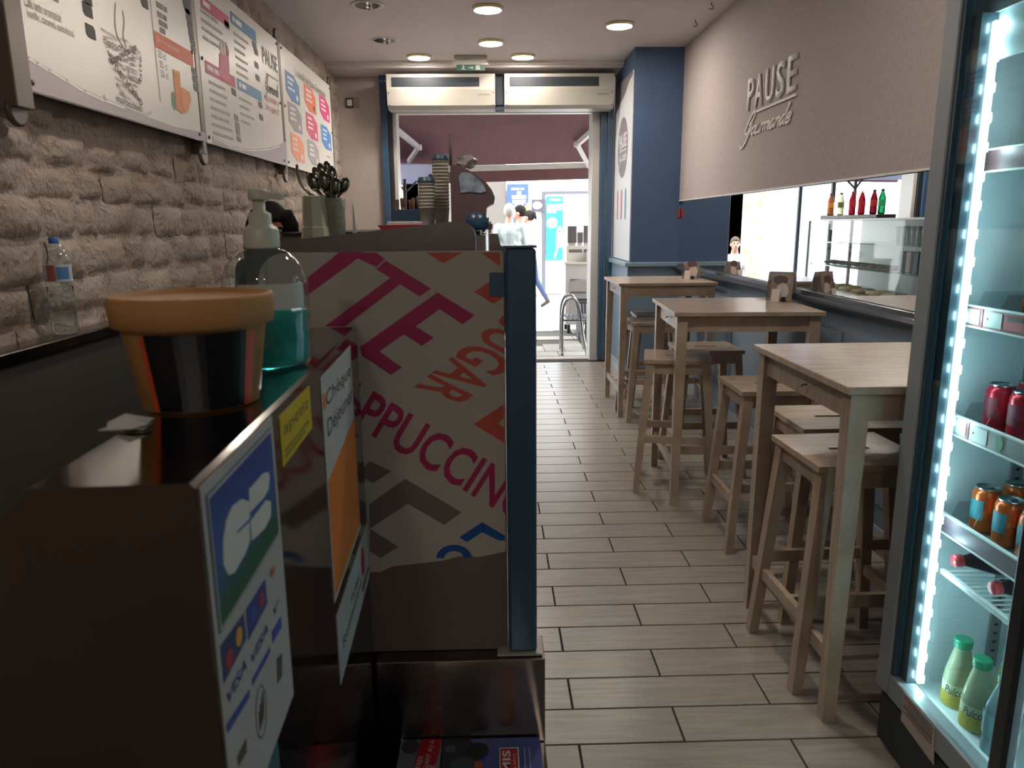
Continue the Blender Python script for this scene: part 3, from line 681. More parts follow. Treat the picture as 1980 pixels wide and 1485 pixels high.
def stool_mesh_parts(t):
    R = W[t]; H = .74; w_, d_ = .18, .175
    def B(): q = MB(); q.M = R; return q
    # seat with a hand slot, slightly dished outline
    q = B(); sw, sh = .065, .011
    outer = [(-w_, -d_), (w_, -d_), (w_, d_), (-w_, d_)]
    inner = [(-sw, -sh), (sw, -sh), (sw, sh), (-sw, sh)]
    for zt in (0, 1):
        z_ = H if zt else H-.02
        vo = [Vector((a, b, z_)) for a, b in outer]; vi = [Vector((a, b, z_)) for a, b in inner]
        for i in range(4): q.face([vo[i], vo[(i+1) % 4], vi[(i+1) % 4], vi[i]])
    for ring, flip in ((outer, 1), (inner, -1)):
        for i in range(4):
            a, b = ring[i], ring[(i+1) % 4]; q.face([(a[0], a[1], H-.02), (b[0], b[1], H-.02), (b[0], b[1], H), (a[0], a[1], H)])
    bmesh.ops.remove_doubles(q.bm, verts=q.bm.verts, dist=1e-5)
    q.build('seat', WOOD, t)
    for sx in (-1, 1):
        for sy in (-1, 1):
            q = B(); q.bar((sx*.205, sy*.18, 0), (sx*.145, sy*.145, H-.02), .032, .036, .042, .046); q.build('leg', WOOD, t)
    for s in (-1, 1):
        q = B(); q.box((s*.148, 0, H-.05), (.02, .25, .055)); q.build('apron', WOOD, t)
        q = B(); q.box((0, s*.148, H-.05), (.25, .02, .055)); q.build('apron', WOOD, t)
    for s in (-1, 1):
        k = .205-(.06)*(.24/.72); q = B(); q.box((s*k, 0, .24), (.02, .32, .04)); q.build('stretcher', WOOD, t)
    k = .205-.06*(.3/.72); q = B(); q.box((0, -.165, .3), (2*k-.03, .02, .04)); q.build('footrest', WOOD, t)
    q = B(); q.box((0, .165, .3), (2*k-.03, .02, .04)); q.build('footrest', WOOD, t)
STOOLS = [(1.135, 2.262, 2, 'birch bar stool pushed under the table beside the fridge, aisle side'),
          (1.265, 2.665, 0, 'birch bar stool by the wall between the fridge table and its aisle stool'),
          (1.245, 3.265, 0, 'birch bar stool standing alone between the fridge table and the middle table'),
          (1.015, 4.02, -12, 'birch bar stool on the aisle side of the middle table'),
          (1.25, 4.31, 0, 'birch bar stool pushed under the middle table by the wall'),
          (1.19, 5.56, 4, 'birch bar stool at the pillar table, edge-on to the aisle'),
          (1.32, 5.98, -3, 'birch bar stool deep under the pillar table')]
first = None
for k, (x, y, a, lab) in enumerate(STOOLS):
    if first is None:
        first = thing('bar_stool', lab, 'stool', (0, 0, 0), 0, 'birch bar stools'); stool_mesh_parts(first); o = first
    else:
        o = copy_tree(first)
    o.location = (x, y, 0); o.rotation_euler = (0, 0, radians(a)); o['label'] = lab

# menu cards on the tables
def menu_card(x, y, rz, label, w_=.14, h_=.16, paper=True):
    t = thing('menu_card', label, 'menu', (x, y, 1.02), rz, 'menu cards on the bar tables'); R = W[t]
    def B(): q = MB(); q.M = R; return q
    tilt = Matrix.Rotation(radians(-12), 3, 'X')
    q = B(); q.box((0, .0, h_/2+.002), (w_, .003, h_), R=tilt); c = q.build('front_leaf', mat('card_photo', '#8d7d76', .4, noise=.5, nscale=14), t)
    q = B(); q.box((0, .06, h_/2+.002), (w_, .003, h_), R=Matrix.Rotation(radians(12), 3, 'X')); q.build('back_leaf', mat('card_pale', '#b9b2ae', .4), t)
    rr = (R.to_3x3() @ Vector((1, 0, 0))); uu = R.to_3x3() @ (tilt @ Vector((0, 0, 1)))
    fr = Frame(R @ Vector((-w_/2, -.0022-.0, 0))+Vector((0, 0, .003))-uu*0, rr, uu); fr.O = R @ (Vector((0, 0, h_/2+.002))+tilt @ Vector((-w_/2, -.0016, -h_/2)))
    print_text(fr, 'menu', .02, .02, .02, flat('#3a3430'), c, w=.09, rvec=(0, 1), uvec=(-1, 0))
    print_disc(fr, .085, .055, .035, .045, flat('#cfc0b6'), c, 'food_print'); print_disc(fr, .07, .115, .04, .025, flat('#5d4a4a'), c, 'food_print')
    if paper:
        q = B(); q.box((-.012, -.035, .035), (.045, .002, .07), R=Matrix.Rotation(radians(-14), 3, 'X')); q.build('paper_slip', mat('paper_slip', '#ddd5cf', .7), t)
        q = B(); q.box((.03, -.03, .014), (.02, .012, .026)); q.build('slip_holder', DARK, t)
    return t
menu_card(1.60, 4.12, radians(-38), 'folded photo menu card with white paper slip on the middle table')
menu_card(1.555, 5.86, radians(-32), 'folded photo menu card on the pillar table', .12, .13)

# ================================================================== COUNTER, NEAR PART
ZB = 1.27
NR = Vector((-.216, .515, ZB)); FR_ = Vector((-.249, 1.36, ZB)); AX = (FR_-NR).normalized(); LFT = Vector((-AX.y, AX.x, 0))
LEN = (FR_-NR).length
bar = thing('counter_riser', 'narrow stainless steel riser box at the cash end of the counter, covered in payment stickers', 'counter riser', (-.28, .95, 0))
prof = [(0, 0), (0, ZB-.004), (.004, ZB), (.115, ZB), (.119, ZB-.004), (.165, ZB-.05), (.165, 0)]
BRN = mat('dark_brown_steel', '#5a4c40', .4, .6, rvar=.08, nscale=4)
mb = MB(); mb.prism([NR+LFT*a+Vector((0, 0, b-ZB)) for a, b in prof], AX*LEN)
body = mb.build('steel_body', STEELM, bar)
body.data.materials.append(BRN)
for p_ in body.data.polygons:
    if p_.normal.y < -.9: p_.material_index = 1
FS = Frame(NR, AX, (0, 0, 1))
def tr(fr, pts, o, k): return [fr.st(o[0]+a*k, o[1]+b*k) for a, b in pts]
def bb(P): return min(p[0] for p in P), min(p[1] for p in P), max(p[0] for p in P), max(p[1] for p in P)
CO, CK = (0, 780), .4747
def crop(pts): return tr(FS, pts, CO, CK)
STW = mat('white_vinyl_sticker', '#b9bcba', .35)
# card sticker
s0, s1 = FS.st(388, 1000)[0]+.002, FS.st(543, 1050)[0]
t0 = FS.st(545, 1360)[1]; t1 = -.006
sk = thing('payment_sticker', 'tall white bank card sticker with blue and green CB logo on the steel riser', 'sticker', FS.p(s0, t0))
print_rect(FS, s0, t0-.02, s1, t1, STW, sk, 'sheet', h=.0003, th=.0008)
g = bb(crop([(848, 480), (1105, 350), (1118, 575), (1092, 120)])); gs0, gs1 = g[0], FS.st(526, 930)[0]
gt0, gt1 = FS.st(424, 1210)[1], FS.st(402, 960)[1]
M = bpy.data.materials.new('blue_green_print'); M.use_nodes = True; N_ = M.node_tree.nodes; L_ = M.node_tree.links
ge = N_.new('ShaderNodeNewGeometry'); sx = N_.new('ShaderNodeSeparateXYZ'); L_.new(ge.outputs['Position'], sx.inputs[0])
mr = N_.new('ShaderNodeMapRange'); mr.inputs[1].default_value = ZB+gt0; mr.inputs[2].default_value = ZB+gt1; L_.new(sx.outputs[2], mr.inputs[0])
cr = N_.new('ShaderNodeValToRGB'); cr.color_ramp.elements[0].color = lin('#0c5a35'); cr.color_ramp.elements[0].position = .12; cr.color_ramp.elements[1].color = lin('#1c3f96'); cr.color_ramp.elements[1].position = .95
e = cr.color_ramp.elements.new(.5); e.color = lin('#2760a8'); L_.new(mr.outputs[0], cr.inputs[0]); L_.new(cr.outputs[0], N_['Principled BSDF'].inputs['Base Color']); N_['Principled BSDF'].inputs['Roughness'].default_value = .4
print_rect(FS, gs0-.004, gt0-.004, gs1+.004, gt1+.004, flat('#5a6d7d'), sk, 'logo_border', h=.0012)
print_rect(FS, gs0-.0025, gt0-.0025, gs1+.0025, gt1+.0025, STW, sk, 'logo_border', h=.0021, th=.0003)
print_rect(FS, gs0, gt0, gs1, gt1, M, sk, 'logo_field', h=.0025, th=.0003)
wl = flat('#d6d8d2')
for pts in ([(1000, 400), (1003, 560), (985, 610), (940, 690), (915, 700), (895, 660), (893, 560), (905, 480), (930, 420), (970, 390)], [(1000, 350), (1060, 285), (1080, 280), (1085, 300), (1080, 350), (1060, 385), (1003, 445)], [(1005, 465), (1070, 395), (1090, 400), (1090, 460), (1065, 510), (1012, 560)]):
    print_poly(FS, crop(pts), wl, sk, 'logo_letter', h=.0029, th=.0004)
print_poly(FS, crop([(950, 530), (1003, 480), (1060, 405), (1060, 400), (1000, 470), (948, 522)]), flat('#2760a8'), sk, 'logo_line', h=.0034, th=.0002)
def quad(pts, col, nm, h=.0013): return print_poly(FS, crop(pts), flat(col), sk, nm, h=h, th=.0004)
quad([(890, 990), (985, 855), (996, 960), (905, 1140)], '#26306b', 'card_logo')
quad([(995, 840), (1073, 715), (1083, 815), (1005, 965)], '#2d3a8a', 'card_logo')
for c_, col, rr in (((925, 1040), '#b3242c', .008), ((965, 950), '#e0a92f', .008), ((1022, 860), '#2c50b0', .007), ((1058, 800), '#b3242c', .007), ((1100, 690), '#c4502f', .004), ((1112, 670), '#d69a3a', .004)):
    s, t_ = crop([c_])[0]; print_disc(FS, s, t_, rr, rr, flat(col), sk, 'card_logo', h=.0018, th=.0003)
for body_, a, b, h in (('VISA', (920, 1225), (1003, 1130), .011), ('VISA', (1018, 1060), (1088, 945), .010), ('V', (1108, 862), (1132, 840), .008)):
    A, B_ = crop([a, b]); print_text(FS, body_, A[0], A[1]-.002, h, flat('#22398c'), sk, w=B_[0]-A[0], shear=.2, bold=.01, lift=.0016)
for pts in ([(915, 1310), (1008, 1165), (1010, 1195), (920, 1345)], [(1020, 1125), (1092, 990), (1094, 1015), (1022, 1150)], [(1103, 930), (1138, 865), (1142, 910), (1105, 975)]): quad(pts, '#2a45a0', 'card_logo')
quad([(960, 1440), (995, 1365), (998, 1420), (965, 1478)], '#4b463f', 'card_logo'); quad([(1122, 1040), (1143, 1018), (1143, 1110), (1125, 1140)], '#4b463f', 'card_logo')
s, t_ = crop([(1058, 1255)])[0]
mb = MB()
for k in range(28):
    a, b = 2*pi*k/28, 2*pi*(k+1)/28; mb.prism([FS.p(s+.016*cos(a), t_+.024*sin(a), .0013), FS.p(s+.016*cos(b), t_+.024*sin(b), .0013), FS.p(s+.0175*cos(b), t_+.0255*sin(b), .0013), FS.p(s+.0175*cos(a), t_+.0255*sin(a), .0013)], FS.n*.0003)
mb.build('contactless_ring', flat('#6d6e6c'), sk)
for k, (da, db) in enumerate(((-.008, -.004), (-.003, .0), (.002, .003), (.007, .006))): print_poly(FS, [(s+da, t_+db-.008), (s+da+.003, t_+db-.008), (s+da+.0035, t_+db+.008), (s+da+.0005, t_+db+.009)], flat('#55504a'), sk, 'contactless_hand', h=.0013, th=.0003)
print_poly(FS, [(s-.008, t_-.014), (s+.008, t_-.01), (s+.01, t_-.001), (s-.008, t_-.004)], flat('#55504a'), sk, 'contactless_hand', h=.0013, th=.0003)
ts = tag(print_rect(FS, FS.st(500, 1440)[0], t0-.09, FS.st(536, 1445)[0], t0-.022, mat('teal_vinyl', '#14616b', .4), None, 'payment_sticker', h=.0003), 'teal sticker below the bank card sticker on the steel riser', 'sticker')
# yellow sticker
A = FS.st(538, 800); B_ = FS.st(597, 752); C_ = FS.st(548, 892); D_ = FS.st(600, 838)
ys = thing('payment_sticker', 'small yellow apetiz sticker on the steel riser', 'sticker', FS.p(A[0], C_[1]))
y0_, y1_ = (C_[1]+D_[1])/2, (A[1]+B_[1])/2
print_rect(FS, A[0], y0_, B_[0], y1_, mat('yellow_vinyl', '#d3b820', .4), ys, 'sheet', h=.0003)
print_text(FS, 'apetiz', A[0]+.012, y0_+(y1_-y0_)*.48, (y1_-y0_)*.33, flat('#6b6a2e'), ys, w=(B_[0]-A[0])-.026, lift=.0014, bold=.006)
greek(FS, A[0]+.012, y0_+(y1_-y0_)*.24, (B_[0]-A[0])-.03, .003, flat('#8f8a35'), ys, random.Random(2), 2, .006).location.x += .001
# meal voucher sticker
A = FS.st(618, 720); B_ = FS.st(680, 672); D_ = FS.st(694, 1040); C_ = FS.st(645, 1152)
u0, u1 = (A[0]+C_[0])/2, (B_[0]+D_[0])/2; v1, v0 = (A[1]+B_[1])/2, (C_[1]+D_[1])/2
cs = thing('payment_sticker', 'white and orange Chèque Déjeuner sticker on the steel riser', 'sticker', FS.p(u0, v0)); hh = v1-v0; ww = u1-u0
print_rect(FS, u0, v0, u1, v1, STW, cs, 'sheet', h=.0003)
print_poly(FS, [(u0+.006, v0+.008), (u1-.004, v0+.008), (u1-.004, v0+hh*.62), (u0+.006, v0+hh*.55)], mat('orange_vinyl', '#d8762b', .4), cs, 'orange_field', h=.0013, th=.0003)
print_rect(FS, u0+.008, v0+hh*.86, u0+.022, v0+hh*.92, flat('#d8853c'), cs, 'orange_square', h=.0013)
print_text(FS, 'Chèque', u0+.026, v0+hh*.835, hh*.085, flat('#34302c'), cs, w=ww-.045, lift=.0014)
print_text(FS, 'Déjeuner', u0+.026, v0+hh*.70, hh*.10, flat('#34302c'), cs, w=ww-.04, lift=.0014)
A = FS.st(650, 1158); B_ = FS.st(709, 1028); C_ = FS.st(656, 1328); D_ = FS.st(713, 1120)
u0, u1 = (A[0]+C_[0])/2, (B_[0]+D_[0])/2; v1, v0 = (A[1]+B_[1])/2-.002, (C_[1]+D_[1])/2; hh = v1-v0; ww = u1-u0
ts = thing('payment_sticker', 'white Ticket Restaurant sticker with red logo low on the steel riser', 'sticker', FS.p(u0, v0))
print_rect(FS, u0, v0, u1, v1, STW, ts, 'sheet', h=.0003)
print_text(FS, 'Ticket', u0+ww*.35, v0+hh*.52, .016, flat('#34302c'), ts, w=ww*.3, lift=.0014)
print_text(FS, 'Restaurant', u0+ww*.1, v0+hh*.33, .018, flat('#34302c'), ts, w=ww*.6, lift=.0014)
print_disc(FS, u0+ww*.78, v0+hh*.62, .018, .026, flat('#b3282e'), ts, 'red_logo', h=.0013)
print_rect(FS, u0+ww*.72, v0+hh*.18, u1-.008, v0+hh*.23, flat('#3a3634'), ts, 'print', h=.0013)

# ---- things on the riser
tb = thing('paper_tub', 'kraft paper tub with lid and black label standing on the steel riser', 'tub', (-.308, .775, ZB)); tc = (-.308, .775, ZB+.0005)
KR = mat('kraft_paper', '#b98751', .7, noise=.06, nscale=30)
MB().lathe([(.055, 0), (.0575, .001), (.0725, .100), (.0735, .102)], tc, 40).build('body', KR, tb)
MB().lathe([(.0745, .084), (.0785, .0845), (.0788, .094), (.0797, .096), (.0802, .110), (.0787, .1135), (.0755, .114), (.0745, .1095), (.0, .1095)], tc, 40, cap=False).build('lid', KR, tb)
def curved(mb, c, r0, r1, z0, z1, a0, a1, off, n=14, wob=0):
    for k in range(n):
        q = []
        for (aa, zz) in ((a0+(a1-a0)*k/n, z0), (a0+(a1-a0)*(k+1)/n, z0), (a0+(a1-a0)*(k+1)/n, z1), (a0+(a1-a0)*k/n, z1)):
            r_ = r0+(r1-r0)*(zz/.104)+off; q.append((c[0]+r_*cos(aa), c[1]+r_*sin(aa), c[2]+zz))
        mb.face(q)
    return mb
cam_a = atan2(-.775, .308)
curved(MB(), tc, .0575, .073, .002, .078, cam_a-.82, cam_a+.92, .0007).build('orange_label', mat('orange_label', '#c8491f', .5), tb)
curved(MB(), tc, .0575, .073, .002, .080, cam_a-.72, cam_a+.72, .0014).build('black_label', mat('black_label', '#0d1014', .35), tb)
curved(MB(), tc, .0575, .073, .012, .06, cam_a+.95, cam_a+1.3, .0012).build('clear_tape', CLEARP, tb)
pp = MB(); r = random.Random(5)
P0 = Vector((-.338, .672, ZB+.002))
ring = [P0+Vector((.02*cos(a)*(1+r.uniform(-.3, .3)), .016*sin(a)*(1+r.uniform(-.3, .3)), r.uniform(0, .005))) for a in np.linspace(0, 2*pi, 12, endpoint=False)]
for a, b in zip(ring, ring[1:]+ring[:1]): pp.face([a, b, P0+Vector((0, 0, .012))])
pp.prism([P0+Vector(q) for q in ((-.02, -.012, -.001), (.02, -.01, -.001), (.018, .012, -.001), (-.015, .014, -.001))], (0, 0, .0008))
tag(pp.build('paper_scrap', mat('white_tissue', '#d9d6d2', .9)), 'crumpled white paper scrap at the foot of the kraft tub', 'paper')

sc = (-.296, .985, ZB+.0005); sb = thing('sanitizer_bottle', 'clear pump bottle of turquoise hand sanitizer behind the kraft tub', 'bottle', sc)
PETC = mat('clear_pet', '#f2f8f8', .03, glass=True, ior=1.18)
MB().lathe([(.048, 0), (.0535, .006), (.0545, .04), (.053, .052), (.0545, .064), (.0545, .112), (.047, .132), (.032, .148), (.018, .153), (.017, .158)], sc, 36, cap=False).build('bottle', CLEARP, sb)
MB().lathe([(.0, .003), (.046, .003), (.0515, .008), (.0525, .04), (.051, .052), (.0525, .064), (.0525, .074), (.0, .074)], sc, 36, cap=False).build('gel', mat('turquoise_gel', '#45c4c2', .1, trans=.55, ior=1.25), sb)
PPW = mat('frosted_white_plastic', '#c9cdbd', .35)
MB().lathe([(.0215, .153), (.0225, .156), (.0225, .175), (.021, .178), (.016, .181), (.014, .184), (.014, .196), (.009, .199), (.0075, .2), (.0075, .213)], sc, 24).build('pump_collar', PPW, sb)
MB().tube([Vector(sc)+Vector((0, 0, .01)), Vector(sc)+Vector((.002, 0, .153))], .004, 8).build('dip_tube', CLEARP, sb)
hd = MB(); hd.lathe([(.012, .213), (.013, .216), (.013, .224), (.01, .227)], sc, 20); hd.bar(Vector(sc)+Vector((-.008, -.002, .221)), Vector(sc)+Vector((.034, -.012, .216)), .012, .011, .009, .008); hd.build('pump_head', PPW, sb)
curved(MB(), sc, .0548, .0548, .078, .11, -1.9, -.3, .0006).build('label', mat('pale_label', '#cfd3cb', .4, alpha=.75), sb)

# ---- print panel, post, steel ledge and magazine shelf
YP = 1.40
DIV = thing('printed_divider', 'upright counter divider printed with coffee words in pink, orange and grey, with dark blue post', 'divider', (-.18, YP, .59))
x0, x1, z0, z1 = -.43, .0225, .592, 1.403
P = [(x0, z0), (x1, z0), (x1, z1)]+[(x0+.05-.05*sin(a), z1-.05+.05*cos(a)) for a in np.linspace(0, pi/2, 8)]
MB().prism([(a, YP-.006, b) for a, b in P], (0, .012, 0)).build('panel', mat('divider_substrate', '#6f625c', .6, noise=.05), DIV)
FP = Frame((x0, YP-.0065, z0), (1, 0, 0), (0, 0, 1))
OC, KC = (500, 460), .4176
def pc(pts): return tr(FP, pts, OC, KC)
PWH = mat('divider_print_white', '#b7b2a8', .4)
top = [(x0-x0+.0, 0)]
tornp = pc([(500, 1560), (530, 1545), (560, 1548), (620, 1520), (700, 1512), (800, 1500), (870, 1490), (900, 1480), (960, 1470), (1010, 1478), (1080, 1465), (1144, 1450)])
Ps = [(0, tornp[0][1])]+tornp+[(x1-x0-.0005, z1-z0-.0005)]+[(.05-.05*sin(a), z1-z0-.05+.05*cos(a)-.0005) for a in np.linspace(0, pi/2, 8)]
print_poly(FP, Ps, PWH, DIV, 'printed_sheet', h=.0002, th=.0005)
MG, OR, GY, BL = mat('print_magenta', '#a82a5f', .45), mat('print_orange', '#c15647', .45), mat('print_grey', '#756a66', .45), mat('print_blue', '#1c559f', .45)
clipP = [(FP.p(x1-x0-.0008, 0), Vector((1, 0, 0))), (FP.p(0, z1-z0-.0008), Vector((0, 0, 1))), (FP.p(.0, 0), Vector((-1, 0, 0)))]
def pp_(pts, ma, nm): print_poly(FP, pc(pts), ma, DIV, nm, h=.0008, th=.0004)
pp_([(375, 66), (545, 66), (585, 98), (545, 135), (460, 95), (220, 270), (200, 205)], MG, 'printed_letter')
pp_([(590, 105), (800, 235), (745, 270), (655, 215), (610, 250), (400, 410), (305, 410), (610, 185), (545, 145)], MG, 'printed_letter')
pp_([(828, 252), (1000, 358), (945, 400), (838, 330), (728, 410), (812, 462), (757, 500), (672, 447), (560, 525), (665, 600), (612, 634), (480, 545), (470, 505)], MG, 'printed_letter')
pp_([(775, 67), (945, 67), (855, 118)], OR, 'printed_shape'); pp_([(1028, 67), (1118, 67), (1118, 130)], OR, 'printed_shape')
pp_([(998, 250), (1065, 205), (1128, 245), (1128, 280), (1085, 305)], OR, 'printed_shape'); pp_([(995, 862), (1135, 770), (1137, 830), (1110, 860), (1138, 880), (1138, 948)], OR, 'printed_shape')
pp_([(515, 1032), (615, 1080), (530, 1135), (460, 1095)], GY, 'printed_shape')
pp_([(512, 1232), (680, 1115), (940, 1270), (860, 1328), (690, 1230), (512, 1348)], GY, 'printed_shape'); pp_([(515, 1345), (648, 1430), (565, 1482), (515, 1450)], GY, 'printed_shape')
pp_([(930, 1385), (1035, 1315), (1142, 1378), (1142, 1400), (1112, 1400), (1035, 1362), (965, 1408)], BL, 'printed_shape')
mb = MB(); c0 = FP.st(500+905*KC, 460+1480*KC)
for k in range(14):
    a, b = pi*(.02+.96*k/14), pi*(.02+.96*(k+1)/14)
    mb.prism([FP.p(c0[0]+R_*cos(q)*.036, c0[1]+R_*sin(q)*.030-.002, .0008) for R_, q in ((.55, a), (.55, b), (1, b), (1, a))], FP.n*.0004)
mb.build('printed_letter', BL, DIV)
def tx(body, a, b, hpx, up_, ma, bold=.02):
    A = FP.st(500+a[0]*KC, 460+a[1]*KC); B_ = FP.st(500+b[0]*KC, 460+b[1]*KC); U = FP.st(500+(a[0]+up_[0])*KC, 460+(a[1]+up_[1])*KC)
    d = Vector((B_[0]-A[0], B_[1]-A[1])); wv = d.length; d.normalize(); u_ = Vector((U[0]-A[0], U[1]-A[1])); hv = u_.length; u_.normalize()
    print_text(FP, body, A[0], A[1], hv, ma, DIV, w=wv, rvec=d, uvec=u_, bold=bold, lift=.0009, clip=clipP, name='printed_word')
tx('CAPPUCCINO', (205, 730), (1215, 1330), 0, (95, -165), MG, .018)
tx('SUGAR', (1150, 345), (715, 690), 0, (205, 105), OR, .018)
bx = MB(); bx.b2((.0235, YP-.03, .597), (.081, YP+.03, 1.408), bev=.006); bx.build('post', mat('dark_blue_post', '#46637e', .3, .35), DIV)
BOX('post_cap', (.022, YP-.031, 1.4085), (.0825, YP+.031, 1.413), mat('dark_blue_post', '#46637e', .3, .35), DIV, bev=.001)
BOX('post_foot', (.0, YP-.036, .592), (.092, YP+.036, .5965), mat('pale_post_foot', '#a79f92', .4), DIV, bev=.001)
a = FP.st(946, 527); b = FP.st(974, 572)
print_rect(FP, a[0], b[1], x1-x0-.0005, a[1], mat('dark_blue_post', '#46637e', .3, .35), DIV, 'hinge_plate', h=.0014, th=.004)

sh = thing('magazine_shelf', 'low stainless steel shelf unit below the printed divider, holding magazines', 'shelf', (-.08, 1.0, 0))
BOX('upstand', (-.245, YP-.045, .401), (.0965, YP+.045, .5905), mat('worn_steel', '#7b7671', .24, 1.0, rvar=.08, nscale=9), sh, bev=.002)
BOX('shelf_base', (-.205, .62, 0), (.0965, YP+.045, .40), STEELM, sh, bev=.002)
def mag(x0, y0, x1, y1, z, h, cover, label):
    t = thing('magazine', label, 'magazine', ((x0+x1)/2, (y0+y1)/2, z), group='magazines on the low steel shelf')
    BOX('pages', (x0, y0, z), (x1-.001, y1-.001, z+h), mat('page_white', '#cfcac2', .7), t)
    return t, BOX('cover', (x0-.001, y0, z+h), (x1, y1, z+h+.001), mat(*cover), t), Frame((x0, y0, z+h+.001), (1, 0, 0), (0, 1, 0))
mz = .4005
for k in range(2): mag(-.197-.002*k, 1.12, -.118+.002*k, 1.352, mz+.007*k, .006, ('grey_cover', '#6e6d78', .4), ['lower grey magazine of the small stack beside the steel riser', 'spare'][k]) if k == 0 else None
t, cv, fr = mag(-.199, 1.12, -.116, 1.352, mz+.0075, .006, ('grey_cover', '#6e6d78', .4), 'grey magazine with slanted red ENTRÉE banner')
print_poly(fr, [(.02, .0), (.06, .0), (.0825, .231), (.04, .231)], flat('#b01c22'), t, 'red_banner')
print_text(fr, 'ENTRÉE', .043, .125, .012, flat('#d6cfc8'), t, w=.055, rvec=(.1, .99), uvec=(-.99, .1), lift=.0016)
print_text(fr, 'ÉTUDIANT AU A', .057, .115, .012, flat('#d6cfc8'), t, w=.112, rvec=(.1, .99), uvec=(-.99, .1), lift=.0016)
print_text(fr, '20€', .070, .115, .012, flat('#d6cfc8'), t, w=.04, rvec=(.1, .99), uvec=(-.99, .1), lift=.0016)
print_disc(fr, .02, .21, .018, .02, flat('#3c3636'), t, 'photo_print')
for k in range(2):
    t, cv, fr = mag(-.112, 1.115+.004*k, .086-.004*k, 1.350, mz+.0075*k, .006, ('blue_cover', '#1c3680', .35), ['lower blue magazine whose white page edge sticks out', 'blue magazine with red PERMIS box and dark motorbike photo'][k])
print_poly(fr, [(.0, .0), (.085, .0), (.083, .1), (.07, .19), (.05, .233), (.0, .233)], flat('#23262b'), t, 'motorbike_photo')
for c_, rr, col in (((.07, .195), .022, '#14161a'), ((.07, .195), .008, '#2f3436'), ((.04, .15), .025, '#3a4346'), ((.068, .15), .013, '#a8492c'), ((.015, .2), .011, '#56585a')): print_disc(fr, c_[0], c_[1], rr, rr, flat(col), t, 'motorbike_photo', h=.0016+rr*.01, th=.0003)
print_rect(fr, .113, -.0, .152, .2, flat('#d3cdc6'), t, 'red_box'); print_rect(fr, .1155, .0, .1495, .196, flat('#b0222c'), t, 'red_box', h=.0016)
print_text(fr, 'PERMIS', .135, .055, .016, flat('#d8d2cb'), t, w=.135, rvec=(0, 1), uvec=(-1, 0), bold=.02, lift=.0026)
print_text(fr, 'que ou sort', .147, .09, .007, flat('#d8d2cb'), t, w=.09, rvec=(0, 1), uvec=(-1, 0), lift=.0026)
greek(fr, .116, .06, .0, .002, WP, t, random.Random(1)) if False else None
for q in (.162, .172): print_rect(fr, q, .09, q+.0025, .2, flat('#7f8bb0'), t, 'small_print')

# ---- long counter behind the divider
ct = thing('serving_counter', 'long stainless steel serving counter between the divider and the display case', 'counter', (-.4, 3.6, 0))
BOX('cabinet_body', (-.58, YP+.05, 0), (.0, 2.2, 1.17), STEEL, ct, bev=.003); BOX('cabinet_body', (-.78, 2.2, 0), (.0, 5.88, 1.17), STEEL, ct, bev=.003)
BOX('worktop', (-.6, YP+.048, 1.17), (.01, 2.2, 1.2), STEEL, ct, bev=.004); BOX('worktop', (-.8, 2.2, 1.17), (.01, 5.88, 1.2), STEEL, ct, bev=.004)
# sloping steel screen
scn = [CAM.Y(u, v, 2.0) for u, v in ((470, 474), (535, 467), (700, 449), (870, 430), (890, 429), (905, 432), (915, 440), (920, 455))]
pts = [Vector((scn[0].x, 2.0, 1.2005))]+scn+[Vector((scn[-1].x-.002, 2.0, 1.2005))]
tag(MB().prism(pts, (0, .012, 0)).build('steel_screen', mat('satin_steel_screen', '#7c7a7c', .22, 1.0, rvar=.1, nscale=2)), 'sloping satin steel screen with rounded corner standing on the counter', 'screen')
mb = MB(); a = CAM.Y(946, 452, 1.75); b = CAM.Y(985, 478, 1.75)
tag(MB().prism([(a.x, 1.75, 1.2005), (b.x, 1.75, 1.2005), (b.x, 1.75, b.z), (b.x-.02, 1.75, b.z+.004), (a.x+.02, 1.75, a.z), (a.x, 1.75, a.z)], (0, .12, 0)).build('steel_box', STEEL), 'small steel box with sloped lid behind the blue post', 'box')

# dark back cabinet under the ledge on the left wall
bc = thing('back_cabinet', 'dark grey back cabinet with steel edged ledge along the stone wall', 'cabinet', (-1.46, 2.6, 0))
BOX('cabinet_front', (XL+.03, .2, 0), (-1.425, 5.6, 1.06), mat('dark_grey_laminate', '#4a4742', .45), bc)
BOX('ledge', (XL+.03, .2, 1.06), (-1.408, 5.6, 1.10), STEEL, bc, bev=.006)

# water bottle on the ledge
wc = (-1.452, 2.555, 1.1005); wb = thing('water_bottle', 'clear plastic water bottle with blue cap on the ledge by the stone wall', 'bottle', wc)
q = MB(); pr = [(.036, 0), (.0415, .008), (.042, .03)]
for k in range(7): pr += [(.0425, .04+k*.018), (.0395, .048+k*.018)]
pr += [(.042, .172), (.0415, .178), (.0415, .235), (.042, .245), (.038, .262), (.027, .285), (.0155, .302), (.0135, .31)]
q.lathe(pr, wc, 28, cap=False); q.build('bottle', CLEARP, wb)
MB().lathe([(0, .002), (.0345, .003), (.040, .01), (.0405, .03)]+[(.041 if k % 2 == 0 else .0382, .04+k*.009) for k in range(12)]+[(.0405, .16), (0, .16)], wc, 24, cap=False).build('water', mat('water', '#f4f8fa', .0, glass=True, ior=1.1), wb)
MB().lathe([(.0148, .302), (.0152, .304), (.0152, .32), (.0135, .322)], wc, 20).build('cap', mat('blue_cap', '#2f66a8', .4), wb)
curved(MB(), wc, .0419, .0419, .178, .234, -2.6, 1.4, .0, 24).build('label', mat('bottle_label', '#b9c3cf', .4), wb)
